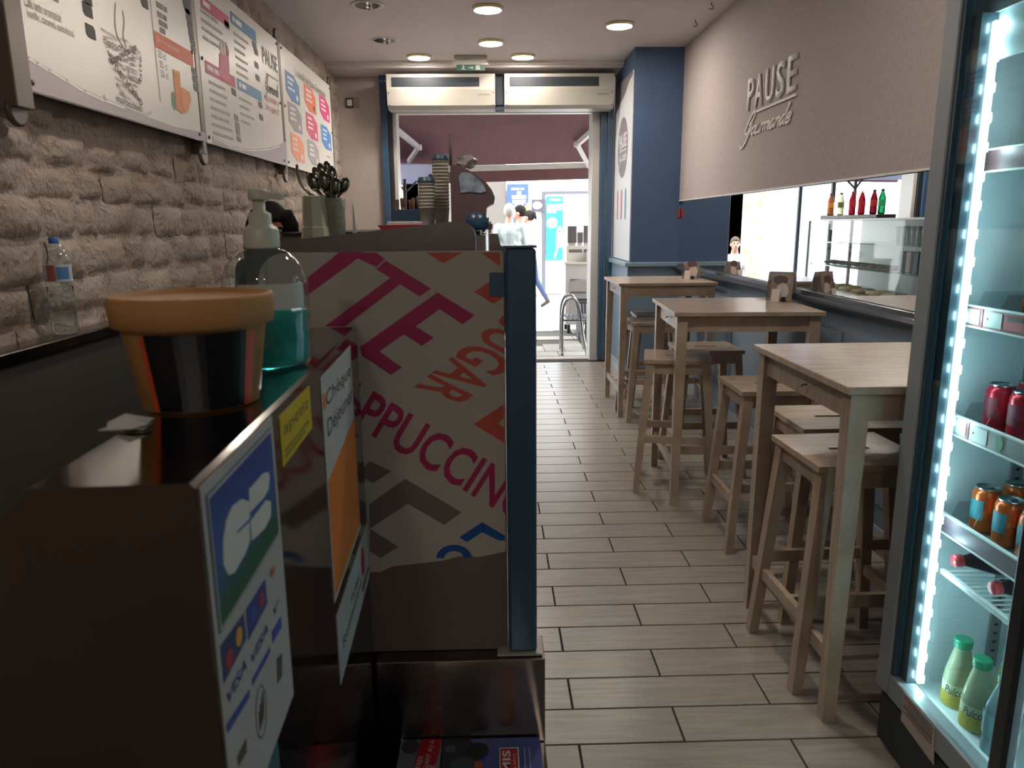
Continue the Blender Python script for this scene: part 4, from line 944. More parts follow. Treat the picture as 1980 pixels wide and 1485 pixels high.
curved(MB(), wc, .0422, .0422, .186, .226, -1.15, -.2, .0, 10).build('label_print', flat('#4f7fae'), wb); curved(MB(), wc, .0422, .0422, .18, .232, -1.9, -1.2, .0, 8).build('label_print', flat('#b0685e'), wb)

# ---- things on the counter
def oct_cup(x, y, z, lab):
    t = MB().lathe([(.046, 0), (.0465, .003), (.041, .055), (.0385, .058), (.034, .145), (.0325, .147), (0, .147)], (x, y, z), 8, smooth=False, cap=False).build('sundae_cup', mat('frosted_sage_plastic', '#b5b7a2', .35))
    return tag(t, lab, 'cup', 'upturned octagonal cups')
p = CAM.Y(611, 455, 2.3)
for k in range(5): oct_cup(p.x, 2.3, 1.2005+k*.048, 'upturned octagonal pale green plastic cup in the stack next to the spoon jar')
jx, jy = CAM.Y(646, 420, 2.33).x, 2.33
js = thing('spoon_jar', 'patterned clear glass jar full of serving spoons on the counter', 'jar', (jx, jy, 1.2))
MB().lathe([(.026, 0), (.028, .002), (.034, .3), (.037, .305), (.038, .318), (.037, .332), (.034, .334), (.033, .31), (.025, .008), (0, .006)], (jx, jy, 1.2005), 20, cap=False).build('glass', mat('patterned_glass', '#b9bcab', .12, bump=.6, bscale=70, trans=.55), js)
SPO = mat('dark_spoon_steel', '#77776d', .12, 1.0)
for k, (u, v, w_, h_, rot, dy) in enumerate(((606, 352, 21, 36, -.35, -.02), (626, 350, 22, 38, -.1, -.03), (641, 342, 20, 40, .05, .0), (622, 332, 16, 32, -.2, .02), (648, 360, 20, 34, .15, -.035), (665, 358, 19, 30, .45, -.02), (612, 338, 14, 30, -.3, .03), (632, 326, 15, 28, .0, .03))):
    c_ = CAM.Y(u, v, jy+dy); R = Matrix.Rotation(rot, 3, 'Y')
    hw = w_/1440*2.35/2*1.45; hh = h_/1440*2.35/2*1.35
    q = MB(); q.ell(c_, (hw*.72, hw*.35, hh*.75), 14, 10, R); e0 = Vector(c_)-R @ Vector((0, 0, hh*.7))
    j0 = Vector((jx, jy, 1.52)); j0 = j0+(e0-j0)*.25; j0.x = max(min(j0.x, jx+.024), jx-.024); j0.y = max(min(j0.y, jy+.02), jy-.02); j0.z = 1.525
    q.tube([e0, (e0+j0)/2, j0, Vector((jx+(j0.x-jx)*.3, jy+(j0.y-jy)*.3, 1.25))], [.006, .0045, .004, .003], 6)
    tag(q.build('serving_spoon', SPO), 'dark polished serving spoon standing in the patterned jar', 'spoon', 'spoons in the jar')
# a thin curved spoon leaning left and a white folded napkin
cv = [CAM.Y(u, v, jy) for u, v in ((574, 318), (576, 340), (585, 360), (600, 376))]
q = MB(); q.tube(spline(cv, 5)+[Vector((jx-.022, jy, 1.525)), Vector((jx-.01, jy, 1.26))], .004, 6); tag(q.build('curved_tongs', SPO), 'thin curved dark tongs leaning out of the spoon jar', 'tongs')
tag(MB().prism([(jx+.045, jy-.01, 1.2005), (jx+.085, jy-.01, 1.2005), (jx+.06, jy-.01, 1.53)], (0, .006, 0)).build('folded_napkin', mat('white_tissue', '#d9d6d2', .9)), 'folded white paper napkin beside the spoon jar', 'napkin')

gc = thing('griddle_cabinet', 'low steel griddle cabinet on the serving counter carrying paper cups', 'griddle', (-.42, 3.5, 1.2))
BOX('housing', (-.78, 2.75, 1.2005), (-.02, 4.6, 1.415), STEEL, gc, bev=.004); BOX('hotplate', (-.76, 2.77, 1.415), (-.04, 4.58, 1.43), mat('black_iron', '#22211f', .5, .6), gc, bev=.003)
ZG = 1.4305
# paper cups
CUP = mat('white_paper_cup', '#cfcabd', .6); NAV = mat('navy_lid', '#2b4256', .4)
cupm = MB().lathe([(.028, 0), (.0285, .0015), (.0375, .098), (.0395, .0985), (.0398, .101), (.0385, .102), (.036, .099), (.027, .004), (0, .004)], (0, 0, 0), 20, cap=False).mesh('paper_cup'); cupm.materials.append(CUP)
SPK = mat('coffee_speckles', '#6a5a4a', .6)
def cup_stack(x, y, ztop, lid, lab):
    n = int((ztop-.128-ZG)/.0145); pitch = (ztop-.128-ZG)/n if n else .0145
    for k in range(n+1):
        o = bpy.data.objects.new('paper_cup', cupm); reg(o); o.location = (x, y, ZG+k*pitch); tag(o, lab, 'cup', 'nested white paper cups')
    zt = ZG+n*pitch
    q = MB(); r = random.Random(int(x*1000))
    for k in range(26):
        a = r.uniform(0, 2*pi); z_ = r.uniform(.035, .09); rr = .0285+(.0375-.0285)*z_/.098+.0006; h_ = r.uniform(.002, .006); d_ = r.uniform(.05, .14)
        q.face([(x+rr*cos(a+s_*d_), y+rr*sin(a+s_*d_), zt+z_+t_*h_) for s_, t_ in ((-.5, -.5), (.5, -.3), (.4, .5), (-.5, .4))])
    sp = q.build('printed_speckles', SPK, o); sp.matrix_parent_inverse = Matrix.Translation((x, y, ZG+n*pitch)).inverted()
    tag(o, lab+', topmost and speckled', 'cup', 'nested white paper cups')
    l = MB().lathe([(.041, 0), (.0415, .004), (.041, .012), (.037, .016), (.0365, .024), (.034, .026), (0, .024)], (x, y, zt+.1025), 24, cap=False).build('cup_lid', NAV)
    tag(l, lid, 'lid', 'navy cup lids')
p1 = CAM.Y(827, 430, 3.5); p2 = CAM.Y(851, 430, 3.5)
cup_stack(p1.x, 3.5, CAM.Y(827, 343, 3.5).z, 'navy plastic lid on the shorter paper cup stack', 'white paper cup nested in the shorter stack')
cup_stack(p2.x, 3.62, CAM.Y(851, 300, 3.62).z, 'navy plastic lid on the taller paper cup stack', 'white paper cup nested in the taller stack')
# navy carton with wafer cones, red tray with papers
a = CAM.Y(762, 405, 3.9); b = CAM.Y(828, 430, 3.9)
cb = BOX('navy_carton', (a.x, 3.9, ZG), (b.x-.02, 4.1, a.z), mat('navy_carton', '#243f57', .5), bev=.002); tag(cb, 'dark navy carton behind the red tray on the griddle cabinet', 'carton')
CON = mat('brown_wafer', '#6b4f45', .8)
for k in range(7):
    x_ = a.x+.012+k*.0205
    o = MB().lathe([(.006, 0), (.0085, .02), (.010, .045+.008*(k % 3)), (.006, .05+.008*(k % 3)), (0, .05+.008*(k % 3))], (x_, 3.95+.03*(k % 2), a.z+.0005), 10, cap=False).build('wafer_roll', CON); tag(o, 'brown wafer roll standing on the navy carton', 'wafer', 'wafer rolls on the carton')
a = CAM.Y(732, 432, 2.85); b = CAM.Y(812, 440, 2.85)
rt_ = thing('serving_tray', 'red serving tray with white papers behind the steel screen', 'tray', ((a.x+b.x)/2, 2.95, ZG))
RED = mat('red_plastic', '#a3273a', .35)
MB().prism([(a.x-.005, 2.85, ZG+.022), (b.x+.005, 2.85, ZG+.022), (b.x-.01, 2.85, ZG), (a.x+.012, 2.85, ZG)], (0, .25, 0)).build('tray', RED, rt_)
MB().box(((a.x+b.x)/2+.005, 2.96, ZG+.026), (.13, .16, .005), R=Matrix.Rotation(.12, 3, 'Z')).build('paper_sheets', mat('paper_sheet', '#c9c6bd', .8), rt_)
MB().box(((a.x+b.x)/2+.01, 2.97, ZG+.033), (.10, .15, .006), R=Matrix.Rotation(-.15, 3, 'Z')).build('paper_sheets', mat('paper_sheet', '#c9c6bd', .8), rt_)
# brown juice machine
YJ = 3.35
jm = thing('drinks_machine', 'tall maroon drinks machine with curved front and cloudy window on the counter', 'drinks machine', (-.1, YJ, ZG))
Pj = [CAM.Y(u, v, YJ) for u, v in ((870, 318), (885, 320), (905, 328), (925, 341), (940, 353), (951, 367), (957, 382), (955, 393), (946, 397), (941, 401), (940, 418), (946, 432), (953, 446))]
MAR = mat('maroon_plastic', '#5a4448', .45)
Pj = [Vector((q_.x, q_.y, max(q_.z, ZG+.0005+.002*i_))) if i_ > 9 else q_ for i_, q_ in enumerate(Pj)]; bl = Pj[-1]; pts = Pj+[Vector((bl.x-.002, YJ, ZG+.0003)), Vector((Pj[0].x, YJ, ZG+.0003))]
MB().prism(pts, (0, .22, 0)).build('body', MAR, jm)
Pw = [CAM.Y(u, v, YJ-.004) for u, v in ((887, 340), (893, 333), (908, 334), (924, 345), (935, 358), (940, 370), (930, 373), (905, 371), (890, 373))]
MB().prism(Pw, (0, .0035, 0)).build('window', mat('cloudy_window', '#7f8c98', .15, noise=.55, nscale=22), jm)
c_ = CAM.Y(922, 432, YJ-.04)
MB().lathe([(.0, 0), (.045, 0), (.048, .004), (.048, .034), (.0, .034)], (c_.x, YJ-.001, c_.z), 28, axis=(0, -1, 0), cap=False).build('drum', mat('dark_blue_drum', '#22415c', .3), jm)
q = MB(); q.tube([(c_.x-.01, YJ-.05, c_.z-.05), (c_.x+.045, YJ-.05, c_.z-.05)], .007, 10); q.build('tap_lever', mat('bright_chrome', '#b8c0c2', .12, 1.0), jm)
pz = CAM.Y(870, 258, YJ+.1)
q = MB(); q.tube([(pz.x, YJ+.1, pz.z), (pz.x, YJ+.1, Pj[0].z)], .006, 8); q.build('rear_pole', MAR, jm)
# crumpled bag on top of the machine
q = MB(); r = random.Random(9); bc_ = CAM.Y(903, 316, YJ+.1)
q.ell((bc_.x-.005, YJ+.1, Pj[1].z+.02), (.05, .06, .028), 16, 8)
for v in q.bm.verts: v.co += Vector((r.uniform(-.01, .01), r.uniform(-.01, .01), r.uniform(-.006, .012)))
for f in q.bm.faces: f.smooth = False
tag(q.build('plastic_bag', mat('crumpled_clear_bag', '#a9a39e', .2, trans=.5)), 'crumpled clear plastic bag lying on the maroon drinks machine', 'bag')

# ================================================================== DISPLAY CASE (seen in the mirror)
X0, X1, Ya, Yb, Zt = -.62, .0, 5.95, 8.25, 1.48
dc = thing('display_case', 'glass food display case with steel base at the street end of the counter', 'display case', (-.3, 7.1, 0))
BOX('base', (X0, Ya, 0), (X1, Yb, .74), STEEL, dc, bev=.004); BOX('deck', (X0+.01, Ya+.01, .74), (X1-.01, Yb-.01, .76), WHITE, dc)
BOX('front_pane', (X1-.012, Ya+.02, .76), (X1-.006, Yb-.02, Zt-.02), GLASS, dc)
BOX('back_door', (X0+.03, Ya+.03, .76), (X0+.036, Yb-.03, Zt-.02), mat('grey_sliding_back', '#77797a', .4), dc); BOX('end_pane', (X0+.03, Ya+.006, .76), (X1-.02, Ya+.012, Zt-.02), GLASS, dc)
for yy in (Ya, Yb-.025): BOX('corner_post', (X1-.025, yy, .74), (X1, yy+.025, Zt-.02), ALU, dc); BOX('corner_post', (X0, yy, .74), (X0+.025, yy+.025, Zt-.02), ALU, dc)
BOX('top', (X0, Ya, Zt-.02), (X1, Yb, Zt), mat('pale_case_top', '#b9bdbd', .25), dc, bev=.003)
for zz in (1.0, 1.24): BOX('glass_shelf', (X0+.08, Ya+.03, zz), (X1-.04, Yb-.03, zz+.008), mat('green_edge_glass', '#9fc4b8', .05, trans=.85, ior=1.2), dc)
r = random.Random(21); BRD = mat('baguette_crust', '#c2a36e', .7, noise=.2, nscale=25); CH = mat('dark_pastry', '#4a3b35', .6, noise=.2); PST = mat('pale_flatbread', '#c9bd8f', .7, noise=.2)
for k in range(14):
    y_ = Ya+.25+k*.14
    if k % 2: o = MB().ell((-.16+r.uniform(-.03, .03), y_, .79), (.13, .045, .03), 12, 8, Matrix.Rotation(r.uniform(-.4, .4), 3, 'Z')).build('filled_baguette', BRD); tag(o, 'filled baguette on the deck of the display case', 'sandwich', 'baguettes in the display case')
    else: o = MB().ell((-.2, y_, .782), (.11, .065, .022), 14, 6).build('flatbread', PST); tag(o, 'folded pale flatbread on the deck of the display case', 'bread', 'flatbreads in the display case')
for k in range(9):
    o = MB().ell((-.2, Ya+.8+k*.16, 1.032), (.1, .06, .022), 12, 6, Matrix.Rotation(r.uniform(-.3, .3), 3, 'Z')).build('chocolate_pastry', CH); tag(o, 'dark chocolate pastry on the middle glass shelf', 'pastry', 'pastries in the display case')
for k in range(8):
    o = MB().lathe([(.03, 0), (.04, .1), (.042, .16), (.0, .16)], (-.2, Ya+.18+k*.085, 1.2485), 12, cap=False).build('plastic_tumbler', mat('clear_tumbler', '#c8cdd0', .15, trans=.5)); tag(o, 'clear plastic tumbler on the top glass shelf', 'cup', 'tumblers in the display case')
for k in range(5):
    o = BOX('drink_carton', (-.25, Ya+.15+k*.12, 1.0085), (-.17, Ya+.22+k*.12, 1.19), mat(*(('beige_carton', '#b09a85', .5) if k % 2 else ('dark_teal_carton', '#20404a', .5))), bev=.003); tag(o, ('beige' if k % 2 else 'dark teal')+' drink carton on the middle glass shelf', 'carton', 'cartons in the display case')
# bottles on a black tray on top
tag(BOX('bottle_tray', (-.2, 6.82, Zt+.0005), (-.02, 8.0, Zt+.035), DARK, bev=.004), 'black tray of bottles on top of the display case', 'tray')
def soda(name, x, y, z, colr, capc, lab, grp, labc=None, H=.225, R_=.032, tr_=.6, cat='bottle'):
    t = thing(name, lab, cat, (x, y, z), group=grp); k = H/.225; q_ = R_/.032
    MB().lathe([(.024*q_, 0), (.031*q_, .006*k), (.032*q_, .03*k), (.0305*q_, .06*k), (.032*q_, .09*k), (.032*q_, .13*k), (.03*q_, .145*k), (.02*q_, .18*k), (.0135*q_, .2*k), (.0125*q_, .207*k)], (x, y, z), 20, cap=True).build('bottle', mat('soda_'+colr[1:], colr, .08, trans=tr_, ior=1.2), t)
    MB().lathe([(.0145*q_, .206*k), (.015*q_, .209*k), (.015*q_, .222*k), (.0135*q_, .225*k)], (x, y, z), 16).build('cap', flat(capc, .35), t)
    if labc: MB().lathe([(.0326*q_, .075*k), (.0328*q_, .078*k), (.0328*q_, .128*k), (.0326*q_, .13*k)], (x, y, z), 20, cap=False).build('label', flat(labc, .4), t)
    return t
for k, (y_, c_, cp, lb, nm) in enumerate(((7.95, '#8a4a26', '#2a2a2a', '#c0772e', 'amber soda bottle'), (7.72, '#c9cba0', '#3a3a3a', '#5c6a3a', 'pale lemon soda bottle'), (7.47, '#7a1522', '#8c1a22', '#a01a26', 'red soda bottle'), (7.28, '#7a1522', '#e8e6e4', '#a01a26', 'red soda bottle with white cap'), (7.05, '#6a1420', '#2a2a2a', '#b02a2c', 'dark red cola bottle'), (6.9, '#1f8a55', '#22302a', '#2a9a62', 'green sparkling water bottle'))):
    soda('soda_bottle', -.1, y_, Zt+.0355, c_, cp, nm+' on the black tray above the display case', 'bottles above the display case', lb)

# ================================================================== DRINKS FRIDGE
FX, FY0, FY1, FH = 1.07, 1.17, 1.86, 2.02
fg = thing('drinks_fridge', 'tall glass-door drinks fridge with lit LED strip, full of cans and bottles', 'fridge', (1.37, 1.52, 0))
FG = mat('grey_fridge_enamel', '#8b9297', .35); FI = mat('fridge_inner_white', '#c3d3d6', .3); FD = mat('fridge_dark_frame', '#31454f', .3)
BOX('side_panel', (FX+.05, FY1-.035, .10), (1.70, FY1, FH), FG, fg, bev=.003)
BOX('side_panel', (FX+.05, FY0, .10), (1.70, FY0+.035, FH), FG, fg, bev=.003)
BOX('inner_side', (FX+.055, FY1-.045, .2), (1.62, FY1-.0355, 1.9), FI, fg)
BOX('inner_side', (FX+.055, FY0+.0355, .2), (1.62, FY0+.045, 1.9), FI, fg)
BOX('back_panel', (1.62, FY0+.036, .1), (1.699, FY1-.036, FH-.001), FI, fg)
BOX('top_panel', (FX+.05, FY0+.036, 1.9), (1.62, FY1-.036, FH), FG, fg)
BOX('bottom_deck', (FX+.05, FY0+.046, .18), (1.62, FY1-.046, .205), FI, fg)
BOX('plinth', (FX+.03, FY0, .0), (1.70, FY1, .099), FG, fg, bev=.003)
BOX('kick_grille', (FX+.008, FY0+.01, .02), (FX+.029, FY1-.02, .16), mat('dark_grille', '#2e3338', .6), fg)
# door: frame of four bars with glass
dr = BOX('door_frame', (FX, FY1-.062, .175), (FX+.048, FY1, FH), FG, fg, bev=.004)
BOX('door_frame', (FX, FY0, .175), (FX+.048, FY0+.065, FH), FG, fg, bev=.004)
BOX('door_frame', (FX, FY0+.066, .175), (FX+.048, FY1-.063, .24), FG, fg, bev=.003)
BOX('door_frame', (FX, FY0+.066, 1.94), (FX+.048, FY1-.063, FH), FG, fg, bev=.003)
BOX('gasket', (FX+.004, FY1-.075, .241), (FX+.046, FY1-.063, 1.939), FD, fg); BOX('gasket', (FX+.004, FY0+.066, .241), (FX+.046, FY0+.078, 1.939), FD, fg)
BOX('door_glass', (FX+.012, FY0+.0785, .241), (FX+.017, FY1-.0755, 1.939), arch_glass('fridge_glass', (.86, .95, .96), 1.2), fg)
hb = MB(); hb.b2((FX-.04, 1.30, .22), (FX-.008, 1.345, 1.04), bev=.008); hb.b2((FX-.012, 1.305, .3), (FX, 1.34, .34)); hb.b2((FX-.012, 1.305, .9), (FX, 1.34, .94)); hb.build('door_handle', mat('charcoal_plastic', '#2a2f33', .4), fg)
LEDM = mat('led_white', '#eafcff', .4, emit=15, ecol='#e2fbff'); LEDS = mat('led_strip_glow', '#cfeef2', .4, emit=1.8, ecol='#d8f8ff')
lx, ly = FX+.046, FY1-.118
BOX('mullion', (FX+.022, FY1-.108, .241), (FX+.06, FY1-.077, 1.9), FD, fg)
BOX('led_strip', (lx, ly, .25), (lx+.014, ly+.009, 1.88), LEDS, fg)
n = 26
for k in range(n): MB().box((lx+.007, ly-.002, .26+k*1.61/(n-1)), (.016, .005, .02)).build('led', LEDM, fg)
BOX('led_strip', (lx, FY0+.09, .23), (lx+.014, FY0+.102, 1.88), LEDS, fg)
for k in range(n): MB().box((lx+.007, FY0+.104, .25+k*1.62/(n-1)), (.012, .004, .02)).build('led', LEDM, fg)
# shelf uprights with slots
for yy in (FY1-.055,):
    up_ = BOX('shelf_upright', (1.34, yy+.0005, .25), (1.37, yy+.009, 1.86), ALU, fg)
    q = MB()
    for k in range(60): q.b2((1.35, yy-.0008, .27+k*.026), (1.36, yy, .277+k*.026))
    q.build('slot', DARK, up_)['kind'] = 'stuff'
# header panel, notices
BOX('header_panel', (FX+.06, FY0+.08, 1.80), (FX+.066, FY1-.1, 1.935), mat('header_pale', '#b9cfcf', .3), fg)
nt = thing('paper_notice', 'small printed paper notice stuck low on the fridge door', 'notice', (FX-.001, 1.72, .18))
P3 = [CAM.X(u, v, FX-.0006) for u, v in ((1748, 1336), (1808, 1408), (1806, 1480), (1742, 1392))]
MB().prism(P3, (-.0008, 0, 0)).build('sheet', mat('pale_paper', '#b3a79f', .7), nt)
ya, yb = P3[0].y, P3[1].y; zc = (P3[0].z+P3[3].z)/2
q = MB()
for k in range(7):
    zz = P3[0].z-.008-k*.0075; q.b2((FX-.0026, yb+.006, zz-.0014 if k != 4 else zz-.003), (FX-.0014, ya-.006-(.02 if k % 3 == 2 else 0), zz))
q.build('small_print', flat('#5a504c'), nt)['kind'] = 'stuff'
LX = FX+.085
SHELVES = [CAM.X(1899, 293, LX).z, CAM.X(1858, 588, LX).z, CAM.X(1842, 800, LX).z, CAM.X(1826, 992, LX).z]
strip_c = ['#6a4f50', '#9a6468', '#969c98', '#6f626b']
for k, zz in enumerate(SHELVES):
    s_ = BOX('shelf', (LX+.004, FY0+.05, zz-.035), (1.6, FY1-.05, zz-.027), mat('shelf_glass', '#b9cdd0', .15, trans=.6, ior=1.2), fg)
    BOX('price_strip', (LX-.004, FY0+.05, zz-.047), (LX+.003, FY1-.07, zz), mat('strip_%d' % k, strip_c[k], .35), s_)
    for z_ in (zz, zz-.049): BOX('strip_edge', (LX-.007, FY0+.05, z_-.001), (LX+.003, FY1-.07, z_+.003), mat('strip_edge', '#d7e2e2', .3), s_)
    fr = Frame((LX-.004, FY1-.075, zz-.047), (0, -1, 0), (0, 0, 1))
    if k in (1, 2):
        print_rect(fr, .008, .006, .062, .041, flat('#b9bdb9'), s_, 'price_card', h=.0005, th=.001); print_rect(fr, .08, .006, .14, .041, flat('#bcc2bf'), s_, 'price_card', h=.0005, th=.001)
        print_rect(fr, .0655, .001, .073, .046, flat('#8f4a52'), s_, 'red_divider', h=.0005)
        print_disc(fr, .018, .024, .002, .003, flat('#333333'), s_, 'card_mark', h=.0018); print_disc(fr, .092, .024, .002, .003, flat('#333333'), s_, 'card_mark', h=.0018)
        if k == 2: print_disc(fr, .185, .024, .012, .017, flat('#3f8f62'), s_, 'green_emblem', h=.0008)
        else: print_rect(fr, .15, .008, .3, .04, flat('#b24a48'), s_, 'red_card'); print_rect(fr, .16, .028, .21, .037, flat('#26282b'), s_, 'black_mark', h=.0016)
# wire shelf, bottom strip
WZ = CAM.X(1857, 1128, LX).z
ws = BOX('wire_shelf', (LX-.003, FY0+.05, WZ-.012), (LX+.01, FY1-.1, WZ+.002), mat('white_wire', '#cfdcdc', .3), fg, bev=.002)
for k in range(20): MB().tube([(LX+.01, FY1-.11-k*.022, WZ-.002), (1.6, FY1-.11-k*.022, WZ-.002)], .0022, 6).build('wire', mat('white_wire', '#cfdcdc', .3), ws)
BZ = CAM.X(1791, 1340, LX).z
s_ = BOX('price_strip', (LX-.004, FY0+.05, BZ-.04), (LX+.003, FY1-.07, BZ), mat('strip_b', '#5a3f48', .35), fg); BOX('strip_edge', (LX-.007, FY0+.05, BZ), (LX+.003, FY1-.07, BZ+.003), mat('strip_edge', '#d7e2e2', .3), s_)
BOX('bottom_rack', (LX+.004, FY0+.05, BZ-.036), (1.6, FY1-.05, BZ-.028), FI, fg)

# cans
def can(x, y, z, col, lab, grp, top='#b9c4c6', accent=None):
    t = thing('drink_can', lab, 'can', (x, y, z), group=grp)
    MB().lathe([(.024, 0), (.028, .002), (.0325, .009), (.033, .012), (.033, .098), (.0275, .112)], (x, y, z), 24).build('body', mat('can_'+col[1:], col, .28, .45), t)
    MB().lathe([(.0276, .1115), (.0285, .1125), (.0285, .1155), (.0265, .116), (.026, .113), (0, .1125)], (x, y, z), 24, cap=False).build('lid', mat('can_lid', top, .2, 1.0), t)
    MB().box((x+.004, y, z+.1145), (.018, .010, .001)).build('pull_tab', mat('can_lid', top, .2, 1.0), t)
    if accent: curved(MB(), (x, y, z), .033, .033, .035, .085, pi*.75, pi*1.25, .0006, 8).build('printed_emblem', flat(accent), t)
    return t
def place(shelf_z, u, xq):               # point on a shelf straight below pixel column u at depth xq
    d = CAM.ray(u, 800); return xq, d.y/d.x*xq
CX = FX+.16
z3 = SHELVES[2]-.0265; z4 = SHELVES[3]-.0265; z2 = SHELVES[1]-.0265; z1 = SHELVES[0]-.0265
for k in range(4):
    can(CX, FY1-.098-.035-k*.085, z3, '#b02236', 'red soft drink can in the front row of the fridge', 'red cans in the fridge', accent='#6a2030')
    can(CX+.085, FY1-.098-.02-k*.085, z3, '#a81f33', 'red soft drink can in the second row of the fridge', 'red cans in the fridge')
    can(CX-.005, FY1-.098-.04-k*.085, z4, '#c8602a', 'orange soda can in the front row of the fridge', 'orange cans in the fridge', accent='#2f7f8c')
    can(CX+.085, FY1-.098-.02-k*.085, z4, '#bb5a28', 'orange soda can in the second row of the fridge', 'orange cans in the fridge', accent='#3f8f6a')
# clear row dividers
for zz, lab in ((z3, 'red cans'), (z4, 'orange cans'), (z2, 'orange bottles')):
    for k in range(4):
        y_ = FY1-.098-.085*k+.005
        q = MB(); q.prism([(LX+.006, y_, zz), (1.5, y_, zz), (1.5, y_, zz+.06), (LX+.03, y_, zz+.06)], (0, .002, 0)); q.build('row_divider', CLEARP, fg)
for k in range(3):
    soda('soda_bottle', CX+.0, FY1-.215-k*.085, z2, '#b8502a', '#c8c4bc', 'orange juice drink bottle standing on the fridge shelf above the red cans', 'orange bottles in the fridge', '#b0402e', H=.24)
    soda('soda_bottle', CX+.02, FY1-.19-k*.085, z1, '#1c1416', '#a82a2c', 'dark cola bottle with red label on the top fridge shelf', 'cola bottles in the fridge', '#b02a2c', H=.24, tr_=.2)
# cola bottles lying on the wire shelf, caps to the door
def lying(x, y, z, lab):
    t = thing('cola_bottle', lab, 'bottle', (x, y, z), group='cola bottles lying in the fridge')
    MB().lathe([(.0125, .02), (.0135, .028), (.02, .05), (.036, .1), (.041, .13), (.042, .30), (.036, .31), (0, .31)], (x, y, z+.043), 22, axis=(1, 0, .0)).build('bottle', mat('cola_brown', '#17202c', .08, trans=.25, ior=1.2), t)
    MB().lathe([(.0, .0), (.0145, .0), (.016, .003), (.016, .02), (.013, .022)], (x, y, z+.043), 18, axis=(1, 0, 0)).build('cap', mat('red_cap', '#b83a44', .35), t)
    MB().lathe([(.0425, .15), (.0428, .152), (.0428, .22), (.0425, .222)], (x, y, z+.043), 22, axis=(1, 0, 0), cap=False).build('label', flat('#9c2430', .4), t)
lying(LX+.0, FY1-.145, WZ+.0005, 'cola bottle with red cap lying on the wire shelf, nearest the LED strip')
lying(LX+.0, FY1-.29, WZ+.0005, 'cola bottle with red cap lying on the wire shelf, nearer the door handle')
# lemon drinks with green caps
def lemon(x, y, z, lab, full=True):
    t = thing('lemon_drink_bottle', lab, 'bottle', (x, y, z), group='green-capped bottles in the fridge')
    MB().lathe([(.03, 0), (.036, .006), (.0365, .1), (.034, .12), (.024, .165), (.019, .185), (.019, .197)], (x, y, z), 24).build('bottle', mat('lemonade', '#b9c6a4', .1, trans=.35, ior=1.2), t)
    MB().lathe([(.0205, .192), (.022, .194), (.022, .212), (.020, .215)], (x, y, z), 22).build('cap', mat('green_cap', '#1f9a72', .3), t)
    lb = MB(); curved(lb, (x, y, z), .0368, .0368, .03, .095, 0, 2*pi, 0, 24); lb.build('label', flat('#c3ccae'), t)
    lb = MB(); curved(lb, (x, y, z), .0372, .0372, .032, .07, pi*.7, pi*1.45, 0, 12); lb.build('label_print', flat('#b5a842'), t)
    a_ = atan2(-y, -x)-.25
    def wrap(co):
        s = (co-Vector((x, y, z))); ang = a_+s.x/.0375; return Vector((x+.0375*cos(ang), y+.0375*sin(ang), z+s.z))
    fr = Frame((x, y, z), (1, 0, 0), (0, 0, 1))
    print_text(fr, 'Pulco', -.022, .068, .022, flat('#39553f'), t, w=.046, wrap=wrap, shear=.2, bold=.01)
    return t
bz = BZ-.0275
lemon(CX-.022, FY1-.145, bz, 'lemonade bottle with green cap beside the LED strip at the fridge bottom')
lemon(CX-.03, FY1-.235, bz, 'lemonade bottle with green cap in the front row, second from the LED strip')
lemon(CX+.07, FY1-.2, bz, 'lemonade bottle with green cap in the second row at the fridge bottom')
t = soda('water_bottle', CX-.04, FY1-.33, bz, '#8fb8bd', '#1f9a72', 'tall clear bottle with green cap at the fridge bottom near the door handle', None, '#5f8f96', H=.23, R_=.034)

